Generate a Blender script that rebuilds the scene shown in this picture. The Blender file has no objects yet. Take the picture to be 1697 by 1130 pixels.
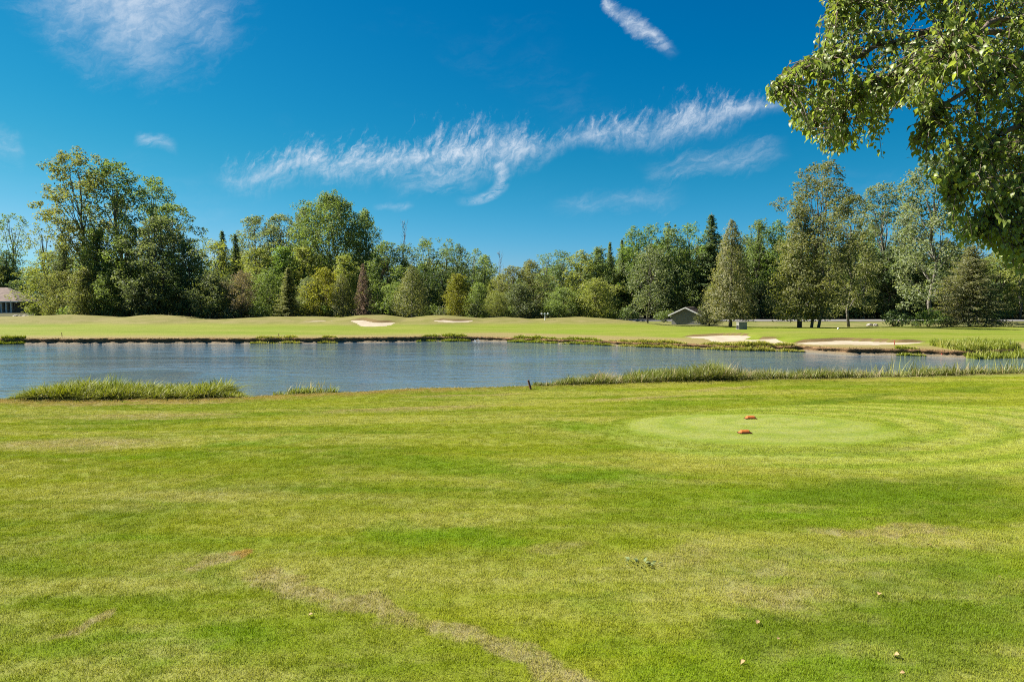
import bpy, math, random
import numpy as np
from mathutils import Vector, Matrix, Euler
PI = math.pi
R = math.radians
rng = np.random.default_rng(7)
random.seed(7)
scene = bpy.context.scene
COL = scene.collection

# ------------------------------------------------------------------ camera
CAM = np.array([0.0, 0.0, 3.0])
FPX = 1131.0
PITCH = math.atan(65 / FPX)
cd = bpy.data.cameras.new('camera')
cd.sensor_width = 36.0
cd.lens = FPX / 1697 * 36
cd.clip_start = 0.05
cd.clip_end = 6000
cam = bpy.data.objects.new('camera', cd)
cam.location = CAM
cam.rotation_euler = (PI / 2 - PITCH, 0, 0)
COL.objects.link(cam)
scene.camera = cam
_f = np.array([0, math.cos(PITCH), -math.sin(PITCH)])
_u = np.array([0, math.sin(PITCH), math.cos(PITCH)])

def ray(px, py):
    return np.array([1.0, 0, 0]) * (px - 848.5) / FPX + _u * (565 - py) / FPX + _f
def at_z(px, py, z):
    d = ray(px, py); return CAM + d * ((z - CAM[2]) / d[2])
def at_y(px, py, Y):
    d = ray(px, py); return CAM + d * (Y / d[1])
def to_px(p):
    v = np.asarray(p, float) - CAM
    w = v @ _f
    return 848.5 + FPX * v[..., 0] / w, 565 - FPX * (v @ _u) / w, w

# ------------------------------------------------------------------ light
SUN_AZ, SUN_EL = -74.0, 45.0          # degrees left of the viewing direction, above the horizon
SKY_STRENGTH = 0.0757
SUN_STRENGTH = 5.0
EXPOSURE = 1.65
sv = Vector((math.sin(R(SUN_AZ)) * math.cos(R(SUN_EL)), math.cos(R(SUN_AZ)) * math.cos(R(SUN_EL)), math.sin(R(SUN_EL))))
sl = bpy.data.lights.new('sun', 'SUN')
sl.energy = SUN_STRENGTH
sl.angle = R(0.55)
sl.color = (1.0, 0.945, 0.85)
so = bpy.data.objects.new('sun', sl)
so.rotation_euler = sv.to_track_quat('Z', 'Y').to_euler()
so.location = (-60, 60, 80)
COL.objects.link(so)
vs = scene.view_settings
vs.view_transform = 'Standard'
try: vs.look = 'None'
except Exception: pass
vs.exposure = EXPOSURE
vs.gamma = 1
vs.use_curve_mapping = False
scene.cycles.max_bounces = 9
scene.cycles.diffuse_bounces = 7
scene.cycles.transparent_max_bounces = 8
scene.cycles.filter_width = 1.05
scene.cycles.use_denoising = False
scene.cycles.caustics_reflective = False
scene.cycles.caustics_refractive = False

# ------------------------------------------------------------------ node helpers
class NT:
    def __init__(s, tree): s.t = tree
    def new(s, typ, **kw):
        n = s.t.nodes.new(typ)
        for k, v in kw.items(): setattr(n, k, v)
        return n
    def put(s, sock, v):
        if isinstance(v, bpy.types.NodeSocket): s.t.links.new(v, sock)
        elif v is not None:
            if sock.type == 'RGBA' and len(v) == 3: v = (*v, 1)
            sock.default_value = v
    def m(s, op, a, b=None, c=None, clamp=False):
        n = s.new('ShaderNodeMath', operation=op, use_clamp=clamp)
        s.put(n.inputs[0], a)
        if b is not None: s.put(n.inputs[1], b)
        if c is not None: s.put(n.inputs[2], c)
        return n.outputs[0]
    def vm(s, op, a, b=None, sc=None):
        n = s.new('ShaderNodeVectorMath', operation=op)
        s.put(n.inputs[0], a)
        if b is not None: s.put(n.inputs[1], b)
        if sc is not None: s.put(n.inputs['Scale'], sc)
        return n.outputs['Value'] if op in ('LENGTH', 'DOT_PRODUCT', 'DISTANCE') else n.outputs[0]
    def mr(s, v, a, b, c=0.0, d=1.0, smooth=True):
        n = s.new('ShaderNodeMapRange')
        n.interpolation_type = 'SMOOTHSTEP' if smooth else 'LINEAR'
        for i, x in enumerate((v, a, b, c, d)): s.put(n.inputs[i], x)
        return n.outputs[0]
    def mix(s, f, a, b, blend='MIX'):
        n = s.new('ShaderNodeMix', data_type='RGBA', blend_type=blend)
        s.put(n.inputs[0], f); s.put(n.inputs[6], a); s.put(n.inputs[7], b)
        return n.outputs[2]
    def noise(s, vec, scale, detail=4, rough=0.55, dist=0.0, out=0):
        n = s.new('ShaderNodeTexNoise')
        s.put(n.inputs['Vector'], vec)
        n.inputs['Scale'].default_value = scale
        n.inputs['Detail'].default_value = detail
        n.inputs['Roughness'].default_value = rough
        n.inputs['Distortion'].default_value = dist
        return n.outputs[out]
    def map(s, vec, loc=(0, 0, 0), rot=(0, 0, 0), scale=(1, 1, 1), typ='POINT'):
        n = s.new('ShaderNodeMapping', vector_type=typ)
        s.put(n.inputs[0], vec)
        n.inputs[1].default_value = loc; n.inputs[2].default_value = rot; n.inputs[3].default_value = scale
        return n.outputs[0]
    def xyz(s, v):
        n = s.new('ShaderNodeSeparateXYZ'); s.put(n.inputs[0], v); return n.outputs
    def comb(s, x, y, z=0.0):
        n = s.new('ShaderNodeCombineXYZ')
        s.put(n.inputs[0], x); s.put(n.inputs[1], y); s.put(n.inputs[2], z); return n.outputs[0]
    def curve(s, v, pts):
        n = s.new('ShaderNodeFloatCurve')
        s.put(n.inputs['Value'], v)
        c = n.mapping.curves[0]
        c.points[0].location = pts[0]; c.points[1].location = pts[-1]
        for p in pts[1:-1]: c.points.new(*p)
        n.mapping.update()
        return n.outputs[0]
    def bump(s, h, strength=0.5, dist=0.1, normal=None):
        n = s.new('ShaderNodeBump')
        n.inputs['Strength'].default_value = strength
        n.inputs['Distance'].default_value = dist
        s.put(n.inputs['Height'], h)
        if normal is not None: s.put(n.inputs['Normal'], normal)
        return n.outputs[0]

def mat(name):
    m = bpy.data.materials.new(name); m.use_nodes = True
    t = m.node_tree; t.nodes.clear()
    n = NT(t); n.mat = m
    n.out = n.new('ShaderNodeOutputMaterial')
    return n
def principled(n, color, rough=0.9, normal=None, spec=0.3, **kw):
    p = n.new('ShaderNodeBsdfPrincipled')
    n.put(p.inputs['Base Color'], color)
    n.put(p.inputs['Roughness'], rough)
    p.inputs['Specular IOR Level'].default_value = spec
    if normal is not None: n.put(p.inputs['Normal'], normal)
    for k, v in kw.items(): p.inputs[k].default_value = v
    n.t.links.new(p.outputs[0], n.out.inputs[0])
    return p

# ------------------------------------------------------------------ sky with cirrus
def azel(px, py):
    d = ray(px, py); d = d / np.linalg.norm(d)
    return math.degrees(math.atan2(d[0], d[1])), math.degrees(math.asin(d[2]))

world = bpy.data.worlds.new('World')
scene.world = world
world.use_nodes = True
wt = world.node_tree; wt.nodes.clear()
w = NT(wt)
sky = w.new('ShaderNodeTexSky', sky_type='NISHITA')
sky.sun_disc = False
sky.sun_elevation = R(SUN_EL)
sky.sun_rotation = R(SUN_AZ)
sky.altitude = 50
sky.air_density = 1.0
sky.dust_density = 0.25
sky.ozone_density = 2.5
tc = w.new('ShaderNodeTexCoord')
D = w.xyz(tc.outputs['Generated'])
elev = w.m('MULTIPLY', w.m('ARCSINE', D[2]), 180 / PI)
azim = w.m('MULTIPLY', w.m('ARCTAN2', D[0], D[1]), 180 / PI)
P0 = w.comb(azim, elev, 0.0)
warp = w.vm('SCALE', w.vm('SUBTRACT', w.noise(P0, 0.16, 3, 0.5, 0, 1), (0.5, 0.5, 0.5)), None, 2.6)
P = w.vm('ADD', P0, warp)
finew = w.vm('SCALE', w.vm('SUBTRACT', w.noise(P0, 0.7, 6, 0.62, 0, 1), (0.5, 0.5, 0.5)), None, 1.5)
PF = w.vm('ADD', P, finew)
Pa = w.xyz(P)
# thin fibres, combed obliquely
fa = w.noise(w.map(PF, rot=(0, 0, R(66)), scale=(1.5, 0.42, 1), typ='TEXTURE'), 1.0, 10, 0.66, 0.15)
fb = w.noise(w.map(PF, rot=(0, 0, R(24)), scale=(2.4, .75, 1), typ='TEXTURE'), 1.0, 10, 0.66, 0.3)
fib = w.mr(w.m('ADD', w.m('MULTIPLY', fa, .36), w.m('MULTIPLY', fb, .64)), 0.36, 0.66)
fiber = w.m('ADD', w.m('MULTIPLY', fa, .6), w.m('MULTIPLY', w.noise(P0, .55, 8, .65), .4))
fib2 = w.noise(w.map(PF, rot=(0, 0, R(12)), scale=(3.4, 0.8, 1), typ='TEXTURE'), 1.0, 10, 0.66, 0.3)
fib2 = w.mr(fib2, 0.35, 0.72)
lump = w.mr(w.noise(P0, 0.22, 3, 0.5), 0.3, 0.62)
band = [(330, 288, 14, 0), (370, 287, 22, .40), (430, 286, 26, .62), (500, 272, 32, .8), (570, 276, 34, .9), (650, 268, 30, .9), (740, 255, 40, 1.0),
        (830, 252, 36, .95), (900, 243, 26, .7), (945, 228, 16, .55), (1000, 217, 24, .8), (1100, 205, 30, .9), (1200, 196, 26, .85), (1290, 180, 12, .35), (1420, 165, 10, 0)]
def nx(a): return (a + 50) / 100
xs = w.m('ADD', w.m('MULTIPLY', Pa[0], 0.01), 0.5, clamp=True)
AE = [azel(b[0], b[1]) for b in band]
cc = w.curve(xs, [(0, AE[0][1] / 30)] + [(nx(a), e / 30) for a, e in AE] + [(1, AE[-1][1] / 30)])
ct = w.curve(xs, [(0, .1)] + [(nx(a), b[2] * 0.05 / 3) for (a, e), b in zip(AE, band)] + [(1, .1)])
ci = w.curve(xs, [(0, 0)] + [(nx(a), b[3]) for (a, e), b in zip(AE, band)] + [(1, 0)])
dv = w.m('SUBTRACT', Pa[1], w.m('MULTIPLY', cc, 30))
dd = w.m('DIVIDE', w.m('ABSOLUTE', dv), w.m('MAXIMUM', w.m('MULTIPLY', ct, 3), 0.05))
up_ = w.mr(dv, -0.4, 1.0, 0.25, 1.0)
dd = w.m('ADD', dd, w.m('MULTIPLY', w.m('MULTIPLY', w.m('SUBTRACT', 0.5, fiber), up_), 6.0))
core = w.mr(dd, 1.5, -0.5)
core = w.m('POWER', core, 1.3)
dens = w.m('MULTIPLY', w.m('MULTIPLY', w.m('MULTIPLY', core, ci), w.mr(lump, 0, .6, .65, 1)), w.m('ADD', w.m('ADD', w.m('MULTIPLY', fib, 0.75), w.m('MULTIPLY', fib2, .35)), 0.10))
def seg(p, q, wid, amp, fibre, soft=1.0, vec=P):
    a0, e0 = azel(*p); a1, e1 = azel(*q)
    ang = math.atan2(e1 - e0, a1 - a0); L = math.hypot(a1 - a0, e1 - e0) / 2
    c = w.map(vec, loc=((a0 + a1) / 2, (e0 + e1) / 2, 0), rot=(0, 0, ang), scale=(1, 1, 1), typ='TEXTURE')
    X = w.xyz(c)
    g = w.m('MULTIPLY', w.mr(w.m('ABSOLUTE', X[0]), L * 1.15, L * 0.6), w.mr(w.m('ADD', w.m('ABSOLUTE', X[1]), w.m('MULTIPLY', w.m('SUBTRACT', .5, fb), wid * 2.2)), wid * 1.1, -wid * .3))
    return w.m('MULTIPLY', w.m('MULTIPLY', g, amp), w.m('ADD', w.m('MULTIPLY', fibre, 0.8), 0.25))
dens = w.m('ADD', dens, seg((985, -25), (1112, 90), 0.62, 0.9, fib2))
dens = w.m('ADD', dens, seg((1080, 288), (1300, 252), 1.2, 0.36, fib2))
dens = w.m('ADD', dens, seg((920, 345), (1140, 322), 1.2, 0.22, fib2))
dens = w.m('ADD', dens, seg((222, 231), (290, 245), 0.8, 0.40, fib2))
dens = w.m('ADD', dens, seg((620, 345), (680, 347), 0.3, 0.35, fib2))
dens = w.m('ADD', dens, seg((640, 312), (790, 292), 1.3, 0.34, fib2))
dens = w.m('ADD', dens, seg((-30, 235), (40, 250), 1.3, 0.3, fib2))
# the hooked tail
h0 = azel(768, 292); ha = abs(azel(834, 292)[0] - h0[0]); hb = abs(azel(768, 334)[1] - h0[1])
hc = w.map(w.vm('ADD', P0, w.vm('SCALE', warp, None, 0.35)), loc=(h0[0], h0[1], 0), scale=(ha, hb, 1), typ='TEXTURE')
hx = w.xyz(hc)
ring = w.mr(w.m('ABSOLUTE', w.m('SUBTRACT', w.m('SQRT', w.m('ADD', w.m('POWER', hx[0], 2), w.m('POWER', hx[1], 2))), 1.0)), 0.26, 0.03)
ring = w.m('MULTIPLY', ring, w.mr(hx[1], 0.75, 0.3))
ring = w.m('MULTIPLY', ring, w.mr(hx[0], -0.3, 0.55))
dens = w.m('ADD', dens, w.m('MULTIPLY', ring, w.m('MULTIPLY', fib2, .62)))
# the bright thin veil below the sun
v0 = azel(215, -60); v1 = azel(215, 145); v2 = azel(430, -60)
vc = w.map(w.vm('ADD', P0, w.vm('SCALE', warp, None, 1.1)), loc=(v0[0], v0[1], 0), rot=(0, 0, R(-10)), scale=((v2[0] - v0[0]) * 1.05, (v0[1] - v1[1]) * 1.08, 1), typ='TEXTURE')
veil = w.mr(w.m('ADD', w.vm('LENGTH', vc), w.m('MULTIPLY', w.m('SUBTRACT', .5, fb), .5)), 1.02, 0.1)
veil = w.m('MULTIPLY', veil, w.m('ADD', w.m('MULTIPLY', fib, 0.32), 0.40))
dens = w.m('ADD', dens, veil)
# faint cirrus haze all round the sky
faint = w.m('MULTIPLY', w.mr(w.noise(w.map(P, scale=(.4, 1, 1)), 0.09, 6, 0.6), 0.5, 0.85), w.m('MULTIPLY', fib2, 0.12))
dens = w.m('ADD', dens, faint)
# clouds fade out before the horizon
dens = w.m('MULTIPLY', dens, w.mr(elev, 2.0, 6.0), clamp=True)
# deep clear-air blue: nishita with stronger saturation
sc3 = w.new('ShaderNodeSeparateColor'); w.put(sc3.inputs[0], sky.outputs[0])
cR = w.m('MULTIPLY', w.m('POWER', w.m('MINIMUM', sc3.outputs[0], 6.0), 2.8), 0.0015 / .238)
cG = w.m('MULTIPLY', w.m('POWER', w.m('MINIMUM', sc3.outputs[1], 9.0), 1.2), 0.0560 / .238)
cB = w.m('MULTIPLY', w.m('POWER', w.m('MINIMUM', sc3.outputs[2], 12.0), 0.75), 0.146 / .238)
cB = w.m('MULTIPLY', cB, w.mr(elev, 12.0, 0.0, 1.0, 1.34))
cR = w.m('MAXIMUM', w.m('SUBTRACT', cR, .02), 0.0)
cR = w.m('MULTIPLY', cR, w.mr(elev, 16.0, 5.0, 1.0, 1.5))
skn = w.new('ShaderNodeCombineColor'); w.put(skn.inputs[0], cR); w.put(skn.inputs[1], cG); w.put(skn.inputs[2], cB)
skyc = skn.outputs[0]
cloudc = (3.15, 3.5, 3.95, 1)
final = w.mix(dens, skyc, cloudc)
bg = w.new('ShaderNodeBackground')
w.put(bg.inputs[0], final)
bg.inputs[1].default_value = SKY_STRENGTH
wo = w.new('ShaderNodeOutputWorld')
wt.links.new(bg.outputs[0], wo.inputs[0])

# ------------------------------------------------------------------ object helpers
def tag(o, label=None, cat=None, group=None, kind=None):
    if label: o['label'] = label
    if cat: o['category'] = cat
    if group: o['group'] = group
    if kind: o['kind'] = kind
    return o
def empty(name, loc=(0, 0, 0), rz=0.0, label=None, cat=None, group=None):
    o = bpy.data.objects.new(name, None)
    o.location = loc; o.rotation_euler = (0, 0, rz)
    o.empty_display_size = 0.2
    COL.objects.link(o)
    return tag(o, label, cat, group)
def link(name, me, parent=None):
    o = bpy.data.objects.new(name, me); COL.objects.link(o)
    if parent: o.parent = parent
    return o
def mesh_np(name, V, F, material=None, smooth=False, attrs=None):
    """V (n,3); F (m,k) one polygon size, or list of such arrays; attrs: dict name -> per-face float"""
    V = np.asarray(V, np.float32)
    Fs = F if isinstance(F, list) else [F]
    Fs = [np.asarray(f, np.int32) for f in Fs if len(f)]
    loops = np.concatenate([f.ravel() for f in Fs])
    tot = np.concatenate([np.full(len(f), f.shape[1], np.int32) for f in Fs])
    start = np.concatenate([[0], np.cumsum(tot)[:-1]]).astype(np.int32)
    me = bpy.data.meshes.new(name)
    me.vertices.add(len(V)); me.vertices.foreach_set('co', V.ravel())
    me.loops.add(len(loops)); me.loops.foreach_set('vertex_index', loops)
    me.polygons.add(len(tot)); me.polygons.foreach_set('loop_start', start)
    me.polygons.foreach_set('loop_total', tot)
    if smooth: me.polygons.foreach_set('use_smooth', np.ones(len(tot), bool))
    if attrs:
        for k, a in attrs.items():
            at = me.attributes.new(k, 'FLOAT', 'FACE'); at.data.foreach_set('value', np.asarray(a, np.float32))
    me.update(calc_edges=True)
    me.validate()
    if material: me.materials.append(material)
    return me

class MB:
    """collects boxes, tubes and prisms into one mesh"""
    def __init__(s): s.v = []; s.q = []; s.n = 0
    def add(s, V, F):
        s.v.append(np.asarray(V, float))
        for f in F: s.q.append([i + s.n for i in f])
        s.n += len(V); return s
    def box(s, c, d, M=None):
        c = np.array(c, float); d = np.array(d, float) / 2
        V = np.array([[x, y, z] for z in (-1, 1) for y in (-1, 1) for x in (-1, 1)]) * d + c
        if M is not None: V = (np.array(M) @ V.T).T
        return s.add(V, [(0, 2, 3, 1), (4, 5, 7, 6), (0, 1, 5, 4), (2, 6, 7, 3), (0, 4, 6, 2), (1, 3, 7, 5)])
    def tube(s, pts, rad, n=6):
        V, F = tube(pts, rad, n); return s.add(V, F)
    def mesh(s, name, material, smooth=False):
        me = bpy.data.meshes.new(name)
        me.from_pydata(np.concatenate(s.v).tolist(), [], s.q)
        if smooth: me.polygons.foreach_set('use_smooth', [True] * len(me.polygons))
        me.materials.append(material); me.update(); return me
    def build(s, name, material, parent=None, smooth=False):
        return link(name, s.mesh(name, material, smooth), parent)

def tube(pts, rad, n=6):
    pts = np.asarray(pts, float); m = len(pts)
    rad = np.broadcast_to(np.asarray(rad, float), (m,))
    T = np.gradient(pts, axis=0); T /= np.linalg.norm(T, axis=1)[:, None] + 1e-9
    ref = np.array([0.0, 0, 1]) if abs(T[:, 2]).mean() < 0.8 else np.array([1.0, 0, 0])
    A = np.cross(T, ref); A /= np.linalg.norm(A, axis=1)[:, None] + 1e-9
    B = np.cross(T, A)
    th = np.arange(n) * 2 * PI / n
    V = (pts[:, None] + rad[:, None, None] * (np.cos(th)[None, :, None] * A[:, None] + np.sin(th)[None, :, None] * B[:, None])).reshape(-1, 3)
    F = [(i * n + j, i * n + (j + 1) % n, (i + 1) * n + (j + 1) % n, (i + 1) * n + j) for i in range(m - 1) for j in range(n)]
    F.append(tuple(range(n))[::-1]); F.append(tuple((m - 1) * n + j for j in range(n)))
    return V, F

# ------------------------------------------------------------------ terrain
WATER_Z = -0.75
def sm(a, b, x):
    t = np.clip((x - a) / (b - a), 0, 1); return t * t * (3 - 2 * t)
NEAR = [(0, 662, -.50), (200, 662, -.50), (400, 658, -.47), (560, 650, -.45), (700, 643, -.42), (880, 640, -.4), (1000, 636, -.36), (1200, 630, -.3), (1500, 624, -.25), (1697, 618, -.2)]
NP_ = np.array([at_z(a, b, z) for a, b, z in NEAR])
NXs = np.concatenate([[-120, -60, -30], NP_[:, 0], [40, 70, 130]])
NYs = np.concatenate([[14, 18, 21.5], NP_[:, 1], [30, 32, 34]])
NZs = np.concatenate([[-.5] * 3, NP_[:, 2], [-.2] * 3])
FAR = [(0, 570), (150, 569.5), (300, 569), (440, 569), (560, 568), (700, 566), (800, 565), (900, 568), (1000, 572), (1100, 576), (1180, 579), (1250, 581), (1330, 583), (1400, 587), (1500, 589), (1600, 592), (1697, 590)]
FP_ = np.array([at_z(a, b, WATER_Z) for a, b in FAR])
FXs = np.concatenate([[-140, -80, -60], FP_[:, 0], [45, 60, 130]])
FYs = np.concatenate([[66, 63, 61.5], FP_[:, 1], [50, 52, 55]])
BANKX = np.array([-200, -6, -1, 4, 12, 17, 22, 30, 200.])          # bank height above the water along the far side
BANKZ = np.array([-.30, -.30, -.42, -.42, -.42, -.45, -.32, -.32, -.38])
CREST = [(0, 525), (60, 523), (110, 521.5), (150, 523), (195, 526), (240, 521.5), (300, 524), (340, 528), (370, 529), (450, 524.5), (520, 523.5), (565, 526), (600, 522), (640, 521.5), (680, 526), (720, 521.5),
         (745, 522), (775, 525.5), (800, 526.5), (825, 525), (860, 527), (880, 529), (920, 527), (960, 525.5), (1000, 527.5), (1040, 531), (1070, 534), (1110, 538), (1300, 540)]
CD = 91.0
CXs = np.array([at_y(a, b, CD)[0] for a, b in CREST]); CZs = np.array([at_y(a, b, CD)[2] for a, b in CREST])
CXs = np.concatenate([[-160, -100], CXs, [200]]); CZs = np.concatenate([[1.0, 1.0], CZs, [-.15]])
bunkers = []
def wob(x, s, ph=0.0):
    return (np.sin(x * s + ph) + np.sin(x * s * 2.13 + 1.3 + ph) * .6 + np.sin(x * s * 4.7 + 2.1 + ph) * .35) / 1.95
def near_y(x): return np.interp(x, NXs, NYs) + wob(x, 1.3) * .16
def far_y(x): return np.interp(x, FXs, FYs) + wob(x, .9, 2) * .35
def inpoly(x, y, poly):
    inside = np.zeros(np.shape(x), bool); n = len(poly); j = n - 1
    for i in range(n):
        xi, yi = poly[i]; xj, yj = poly[j]
        c = ((yi > y) != (yj > y)) & (x < (xj - xi) * (y - yi) / (yj - yi + 1e-12) + xi)
        inside ^= c; j = i
    return inside
def height(x, y, lips=True):
    x = np.asarray(x, float); y = np.asarray(y, float)
    yn = near_y(x); yf = far_y(x)
    ze = np.interp(x, NXs, NZs)
    zn = ze * sm(13.5, 1.0, yn - y) * 1.0
    zn = zn + 0.04 * wob(x, .35) * sm(3, 9, y) * wob(y, .3, 1)
    # tee pad, slightly raised
    tr = np.hypot((x - 5.75) / 3.4, (y - 15.9) / 2.6)
    zn = zn + 0.07 * sm(1.15, .9, tr)
    # pond bed
    zn = np.where(y > yn, ze + (-1.9 - ze) * sm(0, 1.1, y - yn), zn)
    zt = np.interp(x, BANKX, BANKZ)
    yc = CD + 2.0 * wob(x, .11, .5) + 0 * x
    zc = np.interp(x, CXs, CZs)
    s = sm(0, 18, y - yf)
    zf = zt * (1 - s) + 0.02 * s
    front = np.exp(-((y - yc) / 8.0) ** 2); back = np.exp(-((y - yc) / 6.0) ** 2)
    zf = zf + (zc - .02) * np.where(y < yc, front, back) * sm(2, 16, y - yf)
    zf = zf + 0.30 * np.exp(-((x - 38) / 9) ** 2 - ((y - 68) / 6) ** 2) + .22 * np.exp(-((x - 25) / 7) ** 2 - ((y - 62) / 5) ** 2)
    zf = zf + 0.9 * sm(-60, -90, x) * sm(95, 125, y)
    zf = zf + .05 * wob(x, .25) * wob(y, .21, 2) * s * sm(98, 90, y)
    zf = zf + 0.015 * wob(x * .7 + y, .9)
    mid = (-1.9) + (zf + 1.9) * sm(-.55, .12, y - yf)
    z = np.where(y > yf - .6, mid, zn)
    if lips:
        for poly, amp in bunkers:
            x0, x1 = poly[:, 0].min(), poly[:, 0].max()
            m = (x > x0 - 3) & (x < x1 + 3) & (y > poly[:, 1].min() - 2) & (y < poly[:, 1].max() + 12)
            if not m.any(): continue
            xi, yi = x[m], y[m]
            ins = inpoly(xi, yi, poly)
            tops = np.array([ytop(poly, a) for a in np.linspace(x0 + .05, x1 - .05, 40)])
            yt = np.interp(xi, np.linspace(x0 + .05, x1 - .05, 40), tops)
            dd_ = yi - yt
            fade = sm(x0 - 1.0, x0 + 1.5, xi) * sm(x1 + 1.0, x1 - 1.5, xi)
            add = np.where((dd_ > 0) & ~ins, np.exp(-(dd_ / 3.5) ** 2) * amp, 0) * fade
            add = add - np.where(ins, .05, 0)
            z = z.copy(); z[m] += add
    return z
def ytop(poly, a):
    ys = []
    n = len(poly)
    for i in range(n):
        (xa, ya), (xb, yb) = poly[i], poly[(i + 1) % n]
        if (xa - a) * (xb - a) <= 0 and xa != xb: ys.append(ya + (yb - ya) * (a - xa) / (xb - xa))
    return max(ys) if ys else poly[:, 1].max()
def hit(px, py, lo=4.0, hi=160.0):
    """where the line of sight meets the terrain"""
    d = ray(px, py); t = np.arange(lo, hi, .05)
    Pp = CAM + d[None] * t[:, None]
    g = height(Pp[:, 0], Pp[:, 1]) - Pp[:, 2]
    i = np.argmax(g > 0)
    return Pp[i] if g[i] > 0 else Pp[-1]
def smooth_poly(P_, k=6):
    P_ = np.asarray(P_, float); n = len(P_); out = []
    for i in range(n):
        a, b, c, d = P_[i - 1], P_[i], P_[(i + 1) % n], P_[(i + 2) % n]
        for t in np.arange(k) / k:
            out.append(.5 * ((2 * b) + (c - a) * t + (2 * a - 5 * b + 4 * c - d) * t * t + (3 * b - a - 3 * c + d) * t ** 3))
    return np.array(out)
BK = [
    ([(580, 532), (592, 530), (606, 530), (618, 533), (636, 534.5), (656, 534), (650, 537), (640, 540), (610, 541), (597, 540), (590, 535.5)], .22),
    ([(716, 531), (730, 530), (755, 531.5), (783, 531), (776, 533.5), (745, 534.5), (728, 533)], .16),
    ([(503, 532.6), (516, 531.9), (535, 531.3), (551, 531.5), (543, 532.2), (520, 532.9)], .1),
    ([(1133, 558.5), (1170, 556.5), (1213, 555), (1247, 557), (1236, 561), (1250, 562.5), (1292, 560.5), (1304, 568), (1262, 567.5), (1225, 565), (1185, 567), (1172, 562)], .16),
    ([(1318, 568), (1355, 566), (1390, 564), (1440, 565), (1490, 567), (1532, 566.5), (1505, 570), (1450, 571.5), (1400, 571), (1350, 571)], .2),
]
tmp = []
for pts, amp in BK:
    Wp = np.array([hit(a, b, 30)[:2] for a, b in pts])
    tmp.append((smooth_poly(Wp), amp))
bunkers.extend(tmp)

def grow(a, b, n, first):
    """geometric spacing from a to b"""
    r = np.geomspace(1, 60, n); r = np.cumsum(r); r = r / r[-1]
    return a + (b - a) * r
gx = np.concatenate([grow(-82, -2500, 22, 1)[::-1], np.arange(-82, 88, .42), grow(88, 2500, 22, 1)])
gy = np.concatenate([grow(-2, -1500, 12, 1)[::-1], np.arange(-2, 21, .4), np.arange(21, 33, .2), np.arange(33, 43, .8), np.arange(43, 72, .25), np.arange(72, 113, .4), grow(113, 3500, 26, 1)])
GX, GY = np.meshgrid(gx, gy)
GZ = height(GX, GY)
V = np.stack([GX, GY, GZ], -1).reshape(-1, 3)
ny, nxx = GX.shape
idx = np.arange(ny * nxx).reshape(ny, nxx)
F = np.stack([idx[:-1, :-1], idx[:-1, 1:], idx[1:, 1:], idx[1:, :-1]], -1).reshape(-1, 4)

# ---- turf colour, shared by the ground sheet and the grass blades
def gp(px, py):
    p = hit(px, py); return p[0], p[1]
tg = bpy.data.node_groups.new('turf_colour', 'ShaderNodeTree')
tg.interface.new_socket('Color', in_out='OUTPUT', socket_type='NodeSocketColor')
g = NT(tg)
go = g.new('NodeGroupOutput')
geo = g.new('ShaderNodeNewGeometry')
Pw = geo.outputs['Position']
PX = g.xyz(Pw)
P2 = g.comb(PX[0], PX[1], 0.0)
wv = g.vm('SCALE', g.vm('SUBTRACT', g.noise(P2, 0.9, 4, .6, 0, 1), (.5, .5, .5)), None, 1.5)
PWp = g.vm('ADD', P2, wv)
def blob(c, rx, ry, ang=0, soft=0.6, vec=PWp):
    m_ = g.map(vec, loc=(c[0], c[1], 0), rot=(0, 0, ang), scale=(rx, ry, 1), typ='TEXTURE')
    return g.mr(g.vm('LENGTH', m_), 1.15, 1.15 - soft)
def mx(*a):
    o = a[0]
    for b in a[1:]: o = g.m('MAXIMUM', o, b)
    return o
def blobpx(p, q, wid, **k):
    """an elongated patch between two picture points, wid metres half width"""
    a = np.array(gp(*p)); b = np.array(gp(*q)); c = (a + b) / 2; d = b - a
    return blob(c, np.hypot(*d) / 2 + wid * .4, wid, math.atan2(d[1], d[0]), **k)
big = g.noise(g.map(P2, scale=(.55, 1, 1)), 0.22, 4, .6, .4)
medn = g.noise(g.map(P2, rot=(0, 0, R(10)), scale=(.22, .9, 1)), 0.9, 6, .68, .4)
fine = g.noise(P2, 7.0, 6, .7)
vfine = g.noise(P2, 46.0, 3, .7)
lush = (0.090, 0.135, 0.0025)
yel = (0.165, 0.185, 0.008)
tan = (0.225, 0.165, 0.098)
pale = (0.225, 0.250, 0.058)
col = g.mix(g.mr(big, .36, .66), lush, yel)
swath = g.noise(g.map(P2, rot=(0, 0, R(7)), scale=(.10, .55, 1)), 1.0, 4, .6, .2)
col = g.mix(g.m('MULTIPLY', g.mr(swath, .46, .62), .85), col, (0.232, 0.226, 0.066))
col = g.mix(g.m('MULTIPLY', g.mr(swath, .46, .32), .85), col, (0.094, 0.156, 0.001))
col = g.mix(g.m('MULTIPLY', g.mr(medn, .42, .72), .5), col, (0.195, 0.200, 0.026))
col = g.mix(g.m('MULTIPLY', g.mr(g.noise(g.map(P2, rot=(0, 0, R(-6)), scale=(.3, 1.0, 1)), 2.4, 6, .7, .3), .45, .78), .45), col, (0.24, 0.225, 0.065))
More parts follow.
